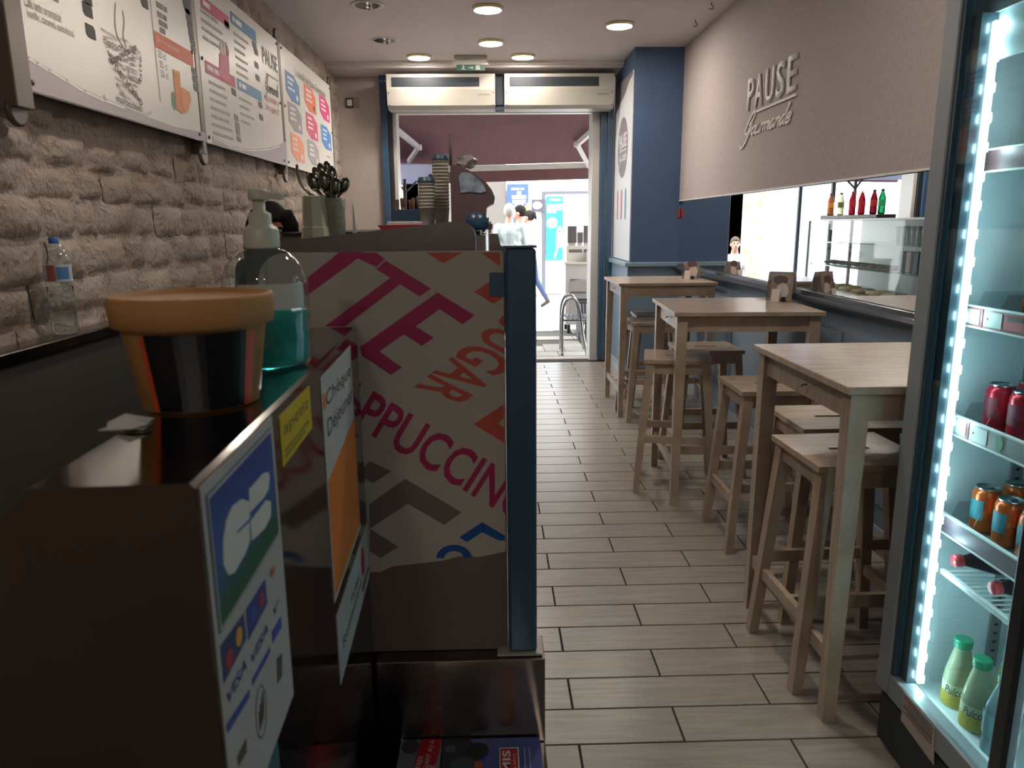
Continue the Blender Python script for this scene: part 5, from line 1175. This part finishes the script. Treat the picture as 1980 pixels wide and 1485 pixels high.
# ================================================================== PEOPLE
def person(name, label, loc, rz, height=1.7, skin='#b98f78', shirt='#d8dad6', trousers='#3a4a6a', hairc='#2a221f', hair='short', pose='stand', sleeves='short', voxel=.011, head_yaw=0., head_pitch=0.):
    k = height/1.7; S = {}
    J = dict(pelvis=(0, 0, .95, .125), waist=(0, .0, 1.1, .115), chest=(0, .0, 1.32, .135), neckb=(0, -.005, 1.46, .065), neck=(0, .005, 1.53, .052))
    for s, n in ((-1, 'l'), (1, 'r')):
        J['sh'+n] = (s*.165, 0, 1.40, .062); J['el'+n] = (s*.215, -.02, 1.12, .043); J['wr'+n] = (s*.215, .06, .89, .028); J['pa'+n] = (s*.213, .08, .825, .028)
        J['hi'+n] = (s*.085, 0, .90, .088); J['kn'+n] = (s*.09, .02, .5, .057); J['an'+n] = (s*.09, -.015, .09, .042); J['he'+n] = (s*.09, -.03, .045, .036); J['to'+n] = (s*.1, .15, .035, .03)
    if pose == 'walk':
        J['knl'] = (-.09, .16, .53, .057); J['anl'] = (-.09, .26, .12, .042); J['hel'] = (-.09, .24, .07, .036); J['tol'] = (-.1, .40, .06, .03)
        J['knr'] = (.09, -.08, .5, .057); J['anr'] = (.09, -.30, .16, .042); J['her'] = (.09, -.33, .11, .036); J['tor'] = (.1, -.2, .03, .03)
        J['ell'] = (-.215, -.12, 1.15, .043); J['wrl'] = (-.2, -.12, .92, .028); J['pal'] = (-.2, -.10, .855, .028); J['elr'] = (.215, .08, 1.14, .043); J['wrr'] = (.2, .24, .98, .028); J['par'] = (.195, .29, .94, .028)
    if pose == 'sit':
        for s, n in ((-1, 'l'), (1, 'r')):
            J['kn'+n] = (s*.1, .42, .92, .06); J['an'+n] = (s*.1, .42, .53, .042); J['he'+n] = (s*.1, .40, .485, .036); J['to'+n] = (s*.1, .57, .475, .03)
            J['el'+n] = (s*.22, .05, 1.14, .043); J['wr'+n] = (s*.13, .27, 1.1, .028); J['pa'+n] = (s*.1, .33, 1.1, .028)
    if pose == 'phone':
        J['elr'] = (.2, .12, 1.14, .043); J['wrr'] = (.14, .2, 1.38, .028); J['par'] = (.125, .19, 1.45, .028)
    if pose == 'work':
        for s, n in ((-1, 'l'), (1, 'r')): J['el'+n] = (s*.18, .06, 1.12, .043); J['wr'+n] = (s*.10, .27, 1.06, .028); J['pa'+n] = (s*.08, .33, 1.05, .028)
    E_ = [('pelvis', 'waist'), ('waist', 'chest'), ('chest', 'neckb'), ('neckb', 'neck')]
    for n in 'lr': E_ += [('chest', 'sh'+n), ('sh'+n, 'el'+n), ('el'+n, 'wr'+n), ('wr'+n, 'pa'+n), ('pelvis', 'hi'+n), ('hi'+n, 'kn'+n), ('kn'+n, 'an'+n), ('an'+n, 'he'+n), ('he'+n, 'to'+n)]
    names = list(J); idx = {n: i for i, n in enumerate(names)}
    def skin_obj(verts, edges, radii, root):                                # tapered limb segments with round joints, fused below
        q = MB()
        for v, r in zip(verts, radii): q.ell(v, (r, r, r), 14, 8)
        for i, j in edges: q.tube([verts[i], verts[j]], [radii[i], radii[j]], 14)
        return q.mesh('limb')
    bm = bmesh.new()
    m1 = skin_obj([J[n][:3] for n in names], [(idx[a], idx[b]) for a, b in E_], [J[n][3] for n in names], 0); bm.from_mesh(m1)
    q = MB(); q.ell((0, 0, 1.30), (.185, .115, .17), 18, 12); q.ell((0, 0, 1.08), (.15, .105, .16), 18, 12); q.ell((0, -.01, .93), (.165, .12, .12), 18, 12); tm = q.mesh('torso'); bm.from_mesh(tm)
    # fingers, five to each hand
    for n, s in (('l', -1), ('r', 1)):
        w_ = Vector(J['wr'+n][:3]); p_ = Vector(J['pa'+n][:3]); d = (p_-w_).normalized(); side = Vector((0, 1, 0)) if abs(d.z) > .7 else Vector((s, 0, 0)).cross(d).cross(d)*-1
        side = (side-d*side.dot(d)).normalized(); inn = d.cross(side).normalized()
        if inn.x*s > 0: inn = -inn
        for i, (off, ln) in enumerate(((.030, .07), (.011, .078), (-.010, .072), (-.028, .058))):
            a = p_+side*off+d*.01; pts = [a, a+d*ln*.45+inn*.004, a+d*ln*.75+inn*.016, a+d*ln*.93+inn*.032]
            mm = skin_obj([tuple(q) for q in pts], [(0, 1), (1, 2), (2, 3)], [.0105, .0095, .009, .008], 0); bm.from_mesh(mm)
        a = p_-d*.03+side*.02; pts = [a, a+side*.028+d*.015+inn*.008, a+side*.036+d*.04+inn*.018]
        mm = skin_obj([tuple(q) for q in pts], [(0, 1), (1, 2)], [.014, .0105, .009], 0); bm.from_mesh(mm)
    # head with chin, nose and ears
    HR = Matrix.Rotation(head_yaw, 3, 'Z') @ Matrix.Rotation(head_pitch, 3, 'X'); HC = Vector((0, .02, 1.62))
    q = MB()
    for c_, r_ in (((0, -.012, .012), (.073, .092, .098)), ((0, .03, -.05), (.052, .058, .062)), ((0, .062, -.078), (.026, .026, .026)), ((0, .086, -.012), (.011, .02, .026)), ((0, .098, -.026), (.014, .014, .011)), ((-.074, -.01, -.012), (.012, .022, .032)), ((.074, -.01, -.012), (.012, .022, .032)), ((-.032, .066, .018), (.024, .014, .008)), ((.032, .066, .018), (.024, .014, .008))):
        q.ell(HC+HR @ Vector(c_), r_, 16, 10, HR)
    hm = q.mesh('h'); bm.from_mesh(hm)
    me = bpy.data.meshes.new('p'); bm.to_mesh(me); bm.free(); o = bpy.data.objects.new('p', me); COL.objects.link(o)
    rm = o.modifiers.new('r', 'REMESH'); rm.mode = 'VOXEL'; rm.voxel_size = voxel; rm.use_smooth_shade = True
    sm = o.modifiers.new('s', 'SMOOTH'); sm.iterations = 2; sm.factor = .4
    dg = bpy.context.evaluated_depsgraph_get(); me = bpy.data.meshes.new_from_object(o.evaluated_get(dg)); bpy.data.objects.remove(o)
    bm = bmesh.new(); bm.from_mesh(me); seen = set(); comps = []           # keep the one continuous surface
    for v0 in bm.verts:
        if v0 in seen: continue
        st_ = [v0]; seen.add(v0); cp = []
        while st_:
            v = st_.pop(); cp.append(v)
            for e in v.link_edges:
                u_ = e.other_vert(v)
                if u_ not in seen: seen.add(u_); st_.append(u_)
        comps.append(cp)
    comps.sort(key=len)
    bmesh.ops.delete(bm, geom=[v for c in comps[:-1] for v in c], context='VERTS'); bm.to_mesh(me); bm.free()
    # regions by nearest bone
    segs = [(J[a][:3], J[b][:3], (a, b)) for a, b in E_]
    nP = len(me.polygons); C = np.empty(nP*3); me.polygons.foreach_get('center', C); C = C.reshape(-1, 3); best = np.full(nP, 9.); lab = np.zeros(nP, int)
    def cls(a, b):
        if b.startswith(('pa',)): return 0
        if b.startswith('wr'): return 0 if sleeves == 'short' else 1
        if a.startswith('he') or a.startswith('an'): return 3
        if a.startswith(('hi', 'kn')) : return 2
        if a == 'neckb': return 0
        return 1
    for a, b, nm in segs:
        a, b = np.array(a), np.array(b); ab = b-a; t_ = np.clip(((C-a) @ ab)/(ab @ ab), 0, 1); d = np.linalg.norm(C-(a+t_[:, None]*ab), axis=1); mk = d < best; best[mk] = d[mk]; lab[mk] = cls(*nm)
    hd_ = np.linalg.norm((C-np.array(HC))*np.array([1, 1, .8]), axis=1) < .125; lab[hd_] = 0
    for n in 'lr':
        hh_ = np.linalg.norm(C-np.array(J['pa'+n][:3]), axis=1) < .13; lo = np.linalg.norm(C-np.array(J['wr'+n][:3]), axis=1) > .03; near = np.linalg.norm(C-np.array(J['el'+n][:3]), axis=1) > .22
        if pose not in ('sit', 'stand') : lab[hh_ & lo & near] = 0
        else: lab[hh_ & lo & near & ((np.abs(C[:, 0]) > .15) | (C[:, 1] > .2)) & (C[:, 2] < 1.25) & (pose == 'stand' or True)] = 0
    for mt in (mat('skin_'+skin[1:], skin, .5), mat('shirt_'+shirt[1:], shirt, .8), mat('trousers_'+trousers[1:], trousers, .8), mat('shoe_leather', '#3a3430', .5)): me.materials.append(mt)
    me.polygons.foreach_set('material_index', lab.astype(np.int32))
    Wm = Matrix.Translation(loc) @ Matrix.Rotation(rz, 4, 'Z') @ Matrix.Scale(k, 4); dz = -min(v.co.z for v in me.vertices)
    T = Wm @ Matrix.Translation((0, 0, dz)); me.transform(T)
    t = thing(name, label, 'person', loc, rz); me.name = 'body'
    reg(bpy.data.objects.new('body', me), t)
    def child(nm, q, ma): me_ = q; q.bm.transform(T); return q.build(nm, ma, t)
    hmt = mat('hair_'+hairc[1:], hairc, .8, spec=.15, noise=.25, nscale=60, stretch=(1, 1, .2), bump=.5, bscale=120)
    q = MB(); q.ell(HC+HR @ Vector((0, -.016, .02)), (.083, .102, .106), 24, 16, HR)
    kill = []
    for v in q.bm.verts:
        p_ = HR.transposed() @ (v.co-HC)
        if (p_.y > .05 and p_.z < .058) or p_.z < (-.06 if p_.y < 0 else .0): kill.append(v)
    for v in kill: v.co = HC+(v.co-HC)*.68
    if hair == 'long':
        for s in (-1, 1): q.tube([HC+HR @ Vector((s*.06, .02, .085)), HC+HR @ Vector((s*.084, .03, .02)), HC+HR @ Vector((s*.085, .02, -.06)), HC+HR @ Vector((s*.09, .0, -.17)), HC+HR @ Vector((s*.085, .0, -.26))], [.04, .046, .05, .05, .02], 12)
        q.tube([HC+HR @ Vector((0, -.08, .06)), HC+HR @ Vector((0, -.105, -.03)), HC+HR @ Vector((0, -.1, -.15)), HC+HR @ Vector((0, -.1, -.28))], [.06, .075, .08, .04], 12)
    if hair == 'bun': q.ell(HC+HR @ Vector((0, -.1, .05)), (.05, .045, .05), 14, 8); q.tube([HC+HR @ Vector((0, -.11, .04)), HC+HR @ Vector((0, -.14, .0)), HC+HR @ Vector((0, -.15, -.05))], [.02, .025, .01], 8)
    hm_ = q.mesh('hh'); ho = bpy.data.objects.new('hh', hm_); COL.objects.link(ho)
    rm = ho.modifiers.new('r', 'REMESH'); rm.mode = 'VOXEL'; rm.voxel_size = .010; rm.use_smooth_shade = True
    if True:
        dg = bpy.context.evaluated_depsgraph_get(); hm2 = bpy.data.meshes.new_from_object(ho.evaluated_get(dg))
        if len(hm2.polygons) > 200: hm_ = hm2
    bpy.data.objects.remove(ho); q = MB(); q.bm.from_mesh(hm_)
    child('hair', q, hmt)
    for s in (-1, 1):
        q = MB(); q.ell(HC+HR @ Vector((s*.031, .067, .002)), (.012, .008, .008), 10, 6); e_ = child('eye', q, flat('#e4e0da', .3)); q = MB(); q.ell(HC+HR @ Vector((s*.031, .074, .002)), (.0055, .004, .0055), 8, 6); q.bm.transform(T); q.build('iris', flat('#2c201a', .3), e_)
        q = MB(); q.ell(HC+HR @ Vector((s*.032, .077, .022)), (.019, .006, .004), 8, 6, HR); child('eyebrow', q, hmt)
    q = MB(); q.ell(HC+HR @ Vector((0, .082, -.052)), (.02, .008, .007), 10, 6, HR); child('mouth', q, flat('#8e4a44', .5))
    return t
# the server behind the counter
ph = CAM.Y(536, 440, 3.55)
person('person', 'person with long dark hair behind the counter, head bent down', (ph.x-.015, 3.55, 0), radians(170), 1.53, '#7a4a40', '#2e2a2c', '#2b2b30', '#120e10', 'long', 'work', 'long', head_pitch=-.35, head_yaw=.5)
# passers-by in the street
def at(u, y): return CAM.Y(u, 430, y).x
person('person', 'person with white hair in a striped white shirt seen from behind in the street', (at(985, 11.2), 11.2, 0), radians(-8), 1.72, '#c08f7e', '#a9b4b4', '#56606e', '#a8a6a3', 'short', 'walk')
person('person', 'person with short dark hair turned sideways in the street', (at(1006, 12.0), 12.0, 0), radians(75), 1.72, '#b57f6c', '#bcc0be', '#44506a', '#1f1a1a', 'short', 'stand')
person('person', 'person with dark hair in a bun walking in the street', (at(1024, 13.4), 13.4, 0), radians(60), 1.66, '#a87866', '#bdbab6', '#32405e', '#1d1718', 'bun', 'walk')
person('person', 'person with hair in a bun sitting on a terrace chair, seen in the mirror', (-.42, 12.0, 0), radians(190), 1.62, '#b58a76', '#cfd3d2', '#4a5260', '#5a4c44', 'bun', 'sit')

# ================================================================== THE STREET
PAVE = mat('grey_joint_sand', '#55514c', .9)
street = struct(BOX('ground', (-12, YF+.3, -.2), (12, 30, -.012), PAVE))
STN = mat('pale_paving_stone', '#a29d96', .75, rnd=.1, noise=.06, nscale=12, bump=.25, bscale=40)
vm = []
for k in range(6):
    q = MB(); r = random.Random(k); L = .34+.07*k; q.box((0, 0, -.02), (.236, L-.01, .04), bev=.004); me = q.mesh('paving_stone'); me.materials.append(STN); vm.append((me, L))
r = random.Random(5); nst = 0
q = MB(); q.box((0, 0, -.02), (.59, .29, .04), bev=.004); cm = q.mesh('kerb_stone'); cm.materials.append(STN)
for j in range(2):
    for i in range(5): inst('paving_stone', cm, Matrix.Translation((-.75+i*.6+.3*j, YF+.46+(j*1.22), 0)), street)
for i in range(-5, 11):
    y = YF+.62+r.uniform(-.05, .0)
    for seg in ((YF+.62, YF+1.52), (YF+1.84, 15.2)):
        y = seg[0]+(0 if seg[0] < YF+1 else -r.uniform(0, .25))
        while y < seg[1]:
            me, L = vm[r.randrange(6)]
            if seg[0] < YF+1 and y+L > seg[1]+.05: break
            x = i*.243
            if -.4 < x < 2.2 and nst < 280 and y > seg[0]-.02: inst('paving_stone', me, Matrix.Translation((x, y+L/2, r.uniform(-.003, .002))), street); nst += 1
            y += L+.005

# awning over the terrace
aw = thing('awning', 'maroon fabric awning with white folding arms over the shop terrace', 'awning', (0, YF+.3, 2.4))
A0, A1 = Vector((0, YF+.32, 2.98)), Vector((0, 10.55, 2.27)); AN = (A1-A0).cross(Vector((1, 0, 0))).normalized()
MARF = mat('maroon_canvas', '#745055', .9, noise=.06, nscale=5, stretch=(4, .4, 1))
MARF.node_tree.nodes['Principled BSDF'].inputs['Transmission Weight'].default_value = 0.0
q = MB(); q.prism([(-2.2, A0.y, A0.z), (2.4, A0.y, A0.z), (2.4, A1.y, A1.z+.035), (-2.2, A1.y, A1.z-.07)], (0, 0, .004)); q.build('canopy', MARF, aw)
q = MB(); q.prism([(-2.2, A1.y+.03, A1.z-.08), (2.4, A1.y+.03, A1.z+.03), (2.4, A1.y+.03, A1.z-.19), (-2.2, A1.y+.03, A1.z-.29)], (0, .004, 0)); q.build('valance', MARF, aw)
q = MB(); q.bar((-2.2, A1.y, A1.z-.115), (2.4, A1.y, A1.z-.005), .05, .07); q.build('front_bar', WHITE, aw)
AW = mat('white_awning_arm', '#d9d4d6', .35)
def awp(u, v): return CAM.plane(u, v, A0-AN*.07 if AN.z > 0 else A0+AN*.07, AN)
e1 = awp(1116, 279); e2 = awp(1145, 251); e3 = awp(1140, 322)
for (a, b, c_) in (((1165, 236), (1116, 279), (1139, 322)), ((748, 235), (809, 285), (790, 312))):
    A, B_, C_ = awp(*a), awp(*b), awp(*c_)
    q = MB(); q.bar(A, B_, .045, .06); q.build('folding_arm', AW, aw); q = MB(); q.bar(B_, C_, .04, .05); q.build('folding_arm', AW, aw)
    MB().lathe([(.04, -.035), (.045, -.02), (.045, .02), (.04, .035)], B_, 14).build('elbow_joint', AW, aw)

# market tent across the terrace
mt_ = thing('market_tent', 'pale lavender market tent with black folding frame beyond the terrace', 'tent', (-1.7, 9.8, 0))
LAV = mat('lavender_canvas', '#b9bfe0', .8)
xa, xb = CAM.Y(776, 320, 11.5).x, None
x1_ = CAM.Y(838, 320, 9.3).x; x0_ = -2.6; zt = CAM.Y(800, 318, 9.3).z; zb = CAM.Y(800, 346, 9.3).z
q = MB(); V = [(x0_, 9.3), (x1_, 9.3), (x1_, 10.3), (x0_, 10.3)]
for (a, b), (c_, d_) in zip(V, V[1:]+V[:1]): q.prism([(a, b, zb), (c_, d_, zb), (c_, d_, zt), (a, b, zt)], (.004, .004, 0))
for (a, b), (c_, d_) in zip(V, V[1:]+V[:1]): q.face([(a, b, zt), (c_, d_, zt), ((x0_+x1_)/2, 9.8, zt+.08)])
q.build('canopy', LAV, mt_)
BLK_ = mat('black_frame_steel', '#26262c', .4)
for (a, b) in V: MB().b2((a-.02 if a < -1 else a-.06, b-.02, 0), (a+.02 if a < -1 else a-.02, b+.02, zb+.05)).build('leg', BLK_, mt_)
lg = CAM.Y(784, 400, 9.4); MB().b2((lg.x-.015, 9.4, 0), (lg.x+.015, 9.43, zb+.05)).build('leg', BLK_, mt_)
for du in (22, -16):
    a = CAM.Y(784, 372, 9.4); b = CAM.Y(784+du, 350, 9.4); q = MB(); q.bar(a, b, .02, .02); q.build('strut', BLK_, mt_)

# terrace cart with glass jars
cx = CAM.Y(1094, 480, 10.0).x
kt = thing('terrace_cart', 'white and steel serving cart standing on the terrace', 'cart', (cx+.4, 10.2, 0))
BOX('cabinet', (cx, 10.0, .12), (cx+.9, 10.5, .93), mat('cart_grey', '#c2bfbe', .4), kt, bev=.004); BOX('worktop', (cx-.02, 9.97, .93), (cx+.92, 10.53, .96), WHITE, kt, bev=.004)
BOX('door_panel', (cx+.05, 9.992, .18), (cx+.28, 9.9995, .7), mat('cart_panel', '#a8a3a2', .4), kt); BOX('door_panel', (cx+.31, 9.992, .18), (cx+.6, 9.9995, .7), mat('cart_panel', '#a8a3a2', .4), kt)
for zz in (.72, .55): BOX('handle_rail', (cx+.06, 9.97, zz), (cx+.27, 9.985, zz+.015), mat('bright_chrome', '#b8c0c2', .12, 1.0), kt)
for xx in (cx+.03, cx+.85):
    for yy in (10.05, 10.45): MB().b2((xx, yy-.02, 0), (xx+.04, yy+.02, .12)).build('foot', BLK_, kt)
pb = thing('price_board', 'white hand-lettered price board on the terrace cart', 'sign', (cx+.3, 10.1, .96))
BOX('board', (cx+.02, 10.08, .9605), (cx+.7, 10.1, 1.17), WHITE, pb); fr = Frame((cx+.02, 10.08, .9605), (1, 0, 0), (0, 0, 1))
greek(fr, .03, .12, .6, .04, flat('#6a6a70'), pb, random.Random(8))
for k, (u0, u1, v0, v1) in enumerate(((1098, 1115, 437, 470), (1117, 1127, 449, 468), (1129, 1144, 436, 470))):
    a = CAM.Y(u0, v0, 10.3); b = CAM.Y(u1, v1, 10.3)
    t = thing('drink_dispenser', ['tall dark drink dispenser at the left end of the terrace cart', 'small dark drink dispenser between the two tall ones', 'tall dark drink dispenser next to the door jamb on the terrace cart'][k], 'dispenser', ((a.x+b.x)/2, 10.35, .96), group='drink dispensers on the cart')
    zm = 1.2
    BOX('tank', (a.x, 10.3, zm), (b.x, 10.42, a.z), mat('smoky_tank', '#5a5658', .3), t, bev=.006); BOX('base', (a.x+.01, 10.31, .9605), (b.x-.01, 10.41, zm-.0005), mat('dispenser_base', '#a09c9c', .4), t, bev=.004)
ov = thing('toaster_oven', 'small pale toaster oven set in front of the cart', 'oven', (cx+.5, 9.9, .3))
ov.location = (cx+.46, 10.2, .96); W[ov] = Matrix.Translation(ov.location)
BOX('body', (cx+.28, 9.98, .9605), (cx+.6, 10.07, 1.1), WHITE, ov, bev=.005); BOX('window', (cx+.31, 9.976, .985), (cx+.5, 9.9795, 1.06), mat('dark_oven_glass', '#4a484c', .2), ov)

# bistro chair in front of the door
ch = thing('bistro_chair', 'aluminium bistro chair with dark woven back just outside the door', 'chair', (1.15, 8.45, 0))
TU = mat('bright_aluminium', '#b4b6b4', .2, 1.0); WV = mat('dark_wicker', '#3f4150', .6)
for yy in (8.28, 8.72):
    dx = -.02 if yy < 8.5 else .0
    q = MB(); q.tube(spline([(.80+dx, yy, 0), (.80+dx, yy, .35), (.81+dx, yy, .55), (.87+dx, yy, .64), (.95+dx, yy, .62), (1.0+dx, yy-.0, .48), (1.03+dx, yy-.0, .25), (1.08+dx, yy-.0, .0)], 5), .016, 10); q.build('leg_frame', TU, ch)
q = MB(); q.tube([(.8, 8.28, .40), (1.3, 8.28, .40), (1.3, 8.72, .40), (.8, 8.72, .40), (.8, 8.28, .40)], .012, 8); q.build('seat_frame', TU, ch)
for k in range(9): BOX('seat_slat', (.83+k*.053, 8.30, .405), (.865+k*.053, 8.70, .42), WV, ch, bev=.004)
for k in range(11):
    yy = 8.31+k*.039; q = MB(); q.bar((1.02+.22, yy, .42), (1.02+.32, yy, .86), .03, .012); q.build('back_slat', WV, ch)
q = MB(); q.tube([(1.23, 8.28, .40), (1.345, 8.28, .88), (1.345, 8.72, .88), (1.23, 8.72, .40)], .013, 8); q.build('back_frame', TU, ch)
for yy in (8.28, 8.72): q = MB(); q.tube([(1.28, yy, .4), (1.34, yy, 0)], .014, 8); q.build('rear_leg', TU, ch)

# woven basket behind the bistro chair
wk = thing('woven_basket', 'dark woven basket on the terrace behind the bistro chair', 'basket', (1.28, 9.3, 0))
for k in range(13):
    xk = 1.085+k*.034; q = MB(); q.bar((xk+.02*(6-k)/6, 9.2, .03), (xk-.02*(6-k)/6, 9.17, .5), .022, .01); q.build('stave', WV, wk)
for zz, dx in ((.06, .025), (.28, .01), (.49, -.005)): BOX('hoop', (1.06+dx, 9.155, zz), (1.52-dx, 9.165, zz+.03), WV, wk); BOX('hoop', (1.06+dx, 9.5, zz), (1.52-dx, 9.51, zz+.03), WV, wk)
for xk in (1.07, 1.50): q = MB(); q.b2((xk, 9.2, .03), (xk+.012, 9.5, .5)); q.build('side_panel', WV, wk)
BOX('bottom', (1.09, 9.2, .0), (1.5, 9.5, .03), WV, wk)

# terrace chair for the sitting person
tc_ = thing('terrace_chair', 'grey terrace chair under the sitting person', 'chair', (-.42, 12.0, 0))
BOX('seat', (-.64, 11.72, .40), (-.2, 12.2, .43), ALU, tc_, bev=.005); BOX('backrest', (-.64, 12.2, .43), (-.2, 12.22, .85), ALU, tc_, bev=.005)
for a in (-.62, -.24):
    for b in (11.75, 12.18): MB().b2((a, b, 0), (a+.02, b+.02, .40)).build('leg', ALU, tc_)

# building across the street
YS = 16.0
sbd = thing('street_building', 'white rendered building across the street with shop posters', 'building', (0, YS, 0))
BOX('wall', (-9, YS, -.012), (10, YS+1.0, 9), mat('white_render', '#e8e6e2', .8, bump=.2, bscale=20), sbd)
BOX('shutter', (CAM.Y(930, 420, YS).x-1.6, YS-.06, -.01), (CAM.Y(979, 420, YS).x, YS-.001, 2.9), mat('grey_shutter', '#57534f', .6), sbd)
a = CAM.Y(1054, 375, YS); b = CAM.Y(1092, 505, YS)
BOX('shop_door', (a.x, YS-.04, .0), (a.x+1.5, YS-.001, a.z), mat('pale_door', '#e2e4e6', .5), sbd); BOX('door_frame', (a.x-.07, YS-.08, .0), (a.x, YS-.001, a.z+.05), mat('grey_door_frame', '#4a4c54', .5), sbd); BOX('door_frame', (a.x, YS-.08, a.z), (a.x+1.5, YS-.041, a.z+.05), mat('grey_door_frame', '#4a4c54', .5), sbd)
BOX('blue_door', (-3.7, YS-.08, 0), (-2.5, YS-.001, 2.4), mat('pale_blue_door', '#8fb0e0', .5), sbd)
BOX('shop_window', (-2.3, YS-.06, .3), (-1.5, YS-.001, 2.3), mat('tan_window_display', '#a8917a', .5, noise=.5, nscale=6), sbd)
def poster(u0, u1, v0, v1, name, label, col):
    a = CAM.Y(u0, v0, YS-.1); b = CAM.Y(u1, v1, YS-.1); t = thing(name, label, 'poster', ((a.x+b.x)/2, YS-.1, b.z))
    BOX('sheet', (a.x, YS-.1, b.z), (b.x, YS-.085, a.z), mat('poster_'+col[1:], col, .5), t); return t, Frame((a.x, YS-.1, b.z), (1, 0, 0), (0, 0, 1)), b.x-a.x, a.z-b.z
WPP = flat('#f2f4f6')
t, fr, pw, ph_ = poster(980, 1022, 356, 430, 'banner', 'blue shop banner with white slogan lines across the street', '#31498f')
print_poly(fr, [(pw*.45, 0), (pw, 0), (pw, ph_*.55), (pw*.8, ph_*.4), (pw*.6, ph_*.2)], flat('#a89a4a'), t, 'yellow_glow')
print_rect(fr, pw*.42, 0, pw*.62, ph_*.33, flat('#b9c4dc'), t, 'photo_print', h=.0015)
greek(fr, pw*.2, ph_*.85, pw*.7, .04, WPP, t, random.Random(2)).location.y -= .002
for k, (hh, l) in enumerate(((.72, .2), (.62, .66), (.5, .6), (.39, .42))): print_rect(fr, pw*.5-pw*l/2+pw*.06, ph_*hh, pw*.5+pw*l/2+pw*.06, ph_*hh+.07, WPP, t, 'slogan_line', h=.0025)
t, fr, pw, ph_ = poster(1028, 1051, 386, 409, 'wall_sign', 'square dark grey sign with white blot across the street', '#3b3b47')
print_disc(fr, pw*.45, ph_*.52, pw*.36, ph_*.32, WPP, t, 'white_blot'); print_disc(fr, pw*.62, ph_*.52, pw*.26, ph_*.25, WPP, t, 'white_blot', h=.0008)
t, fr, pw, ph_ = poster(1056, 1088, 380, 503, 'door_poster', 'light blue door poster with white bubble and standing figure across the street', '#1f77b4')
print_rect(fr, pw*.2, ph_*.93, pw*.85, ph_*.965, WPP, t, 'headline', h=.001)
for k, hh in enumerate((.84, .79, .745)): print_rect(fr, pw*.05, ph_*hh, pw*(.95 if k < 2 else .6), ph_*hh+.05, WPP, t, 'text_band', h=.001)
print_disc(fr, pw*.36, ph_*.59, pw*.32, ph_*.085, WPP, t, 'white_bubble')
print_disc(fr, pw*.8, ph_*.49, .05, .06, WPP, t, 'figure_print'); print_poly(fr, [(pw*.6, ph_*.2), (pw*.98, ph_*.2), (pw*.95, ph_*.46), (pw*.62, ph_*.46)], flat('#b8b6d0'), t, 'figure_print'); print_poly(fr, [(pw*.62, ph_*.2), (pw*.74, ph_*.2), (pw*.55, ph_*.03), (pw*.45, ph_*.03)], WPP, t, 'figure_print')
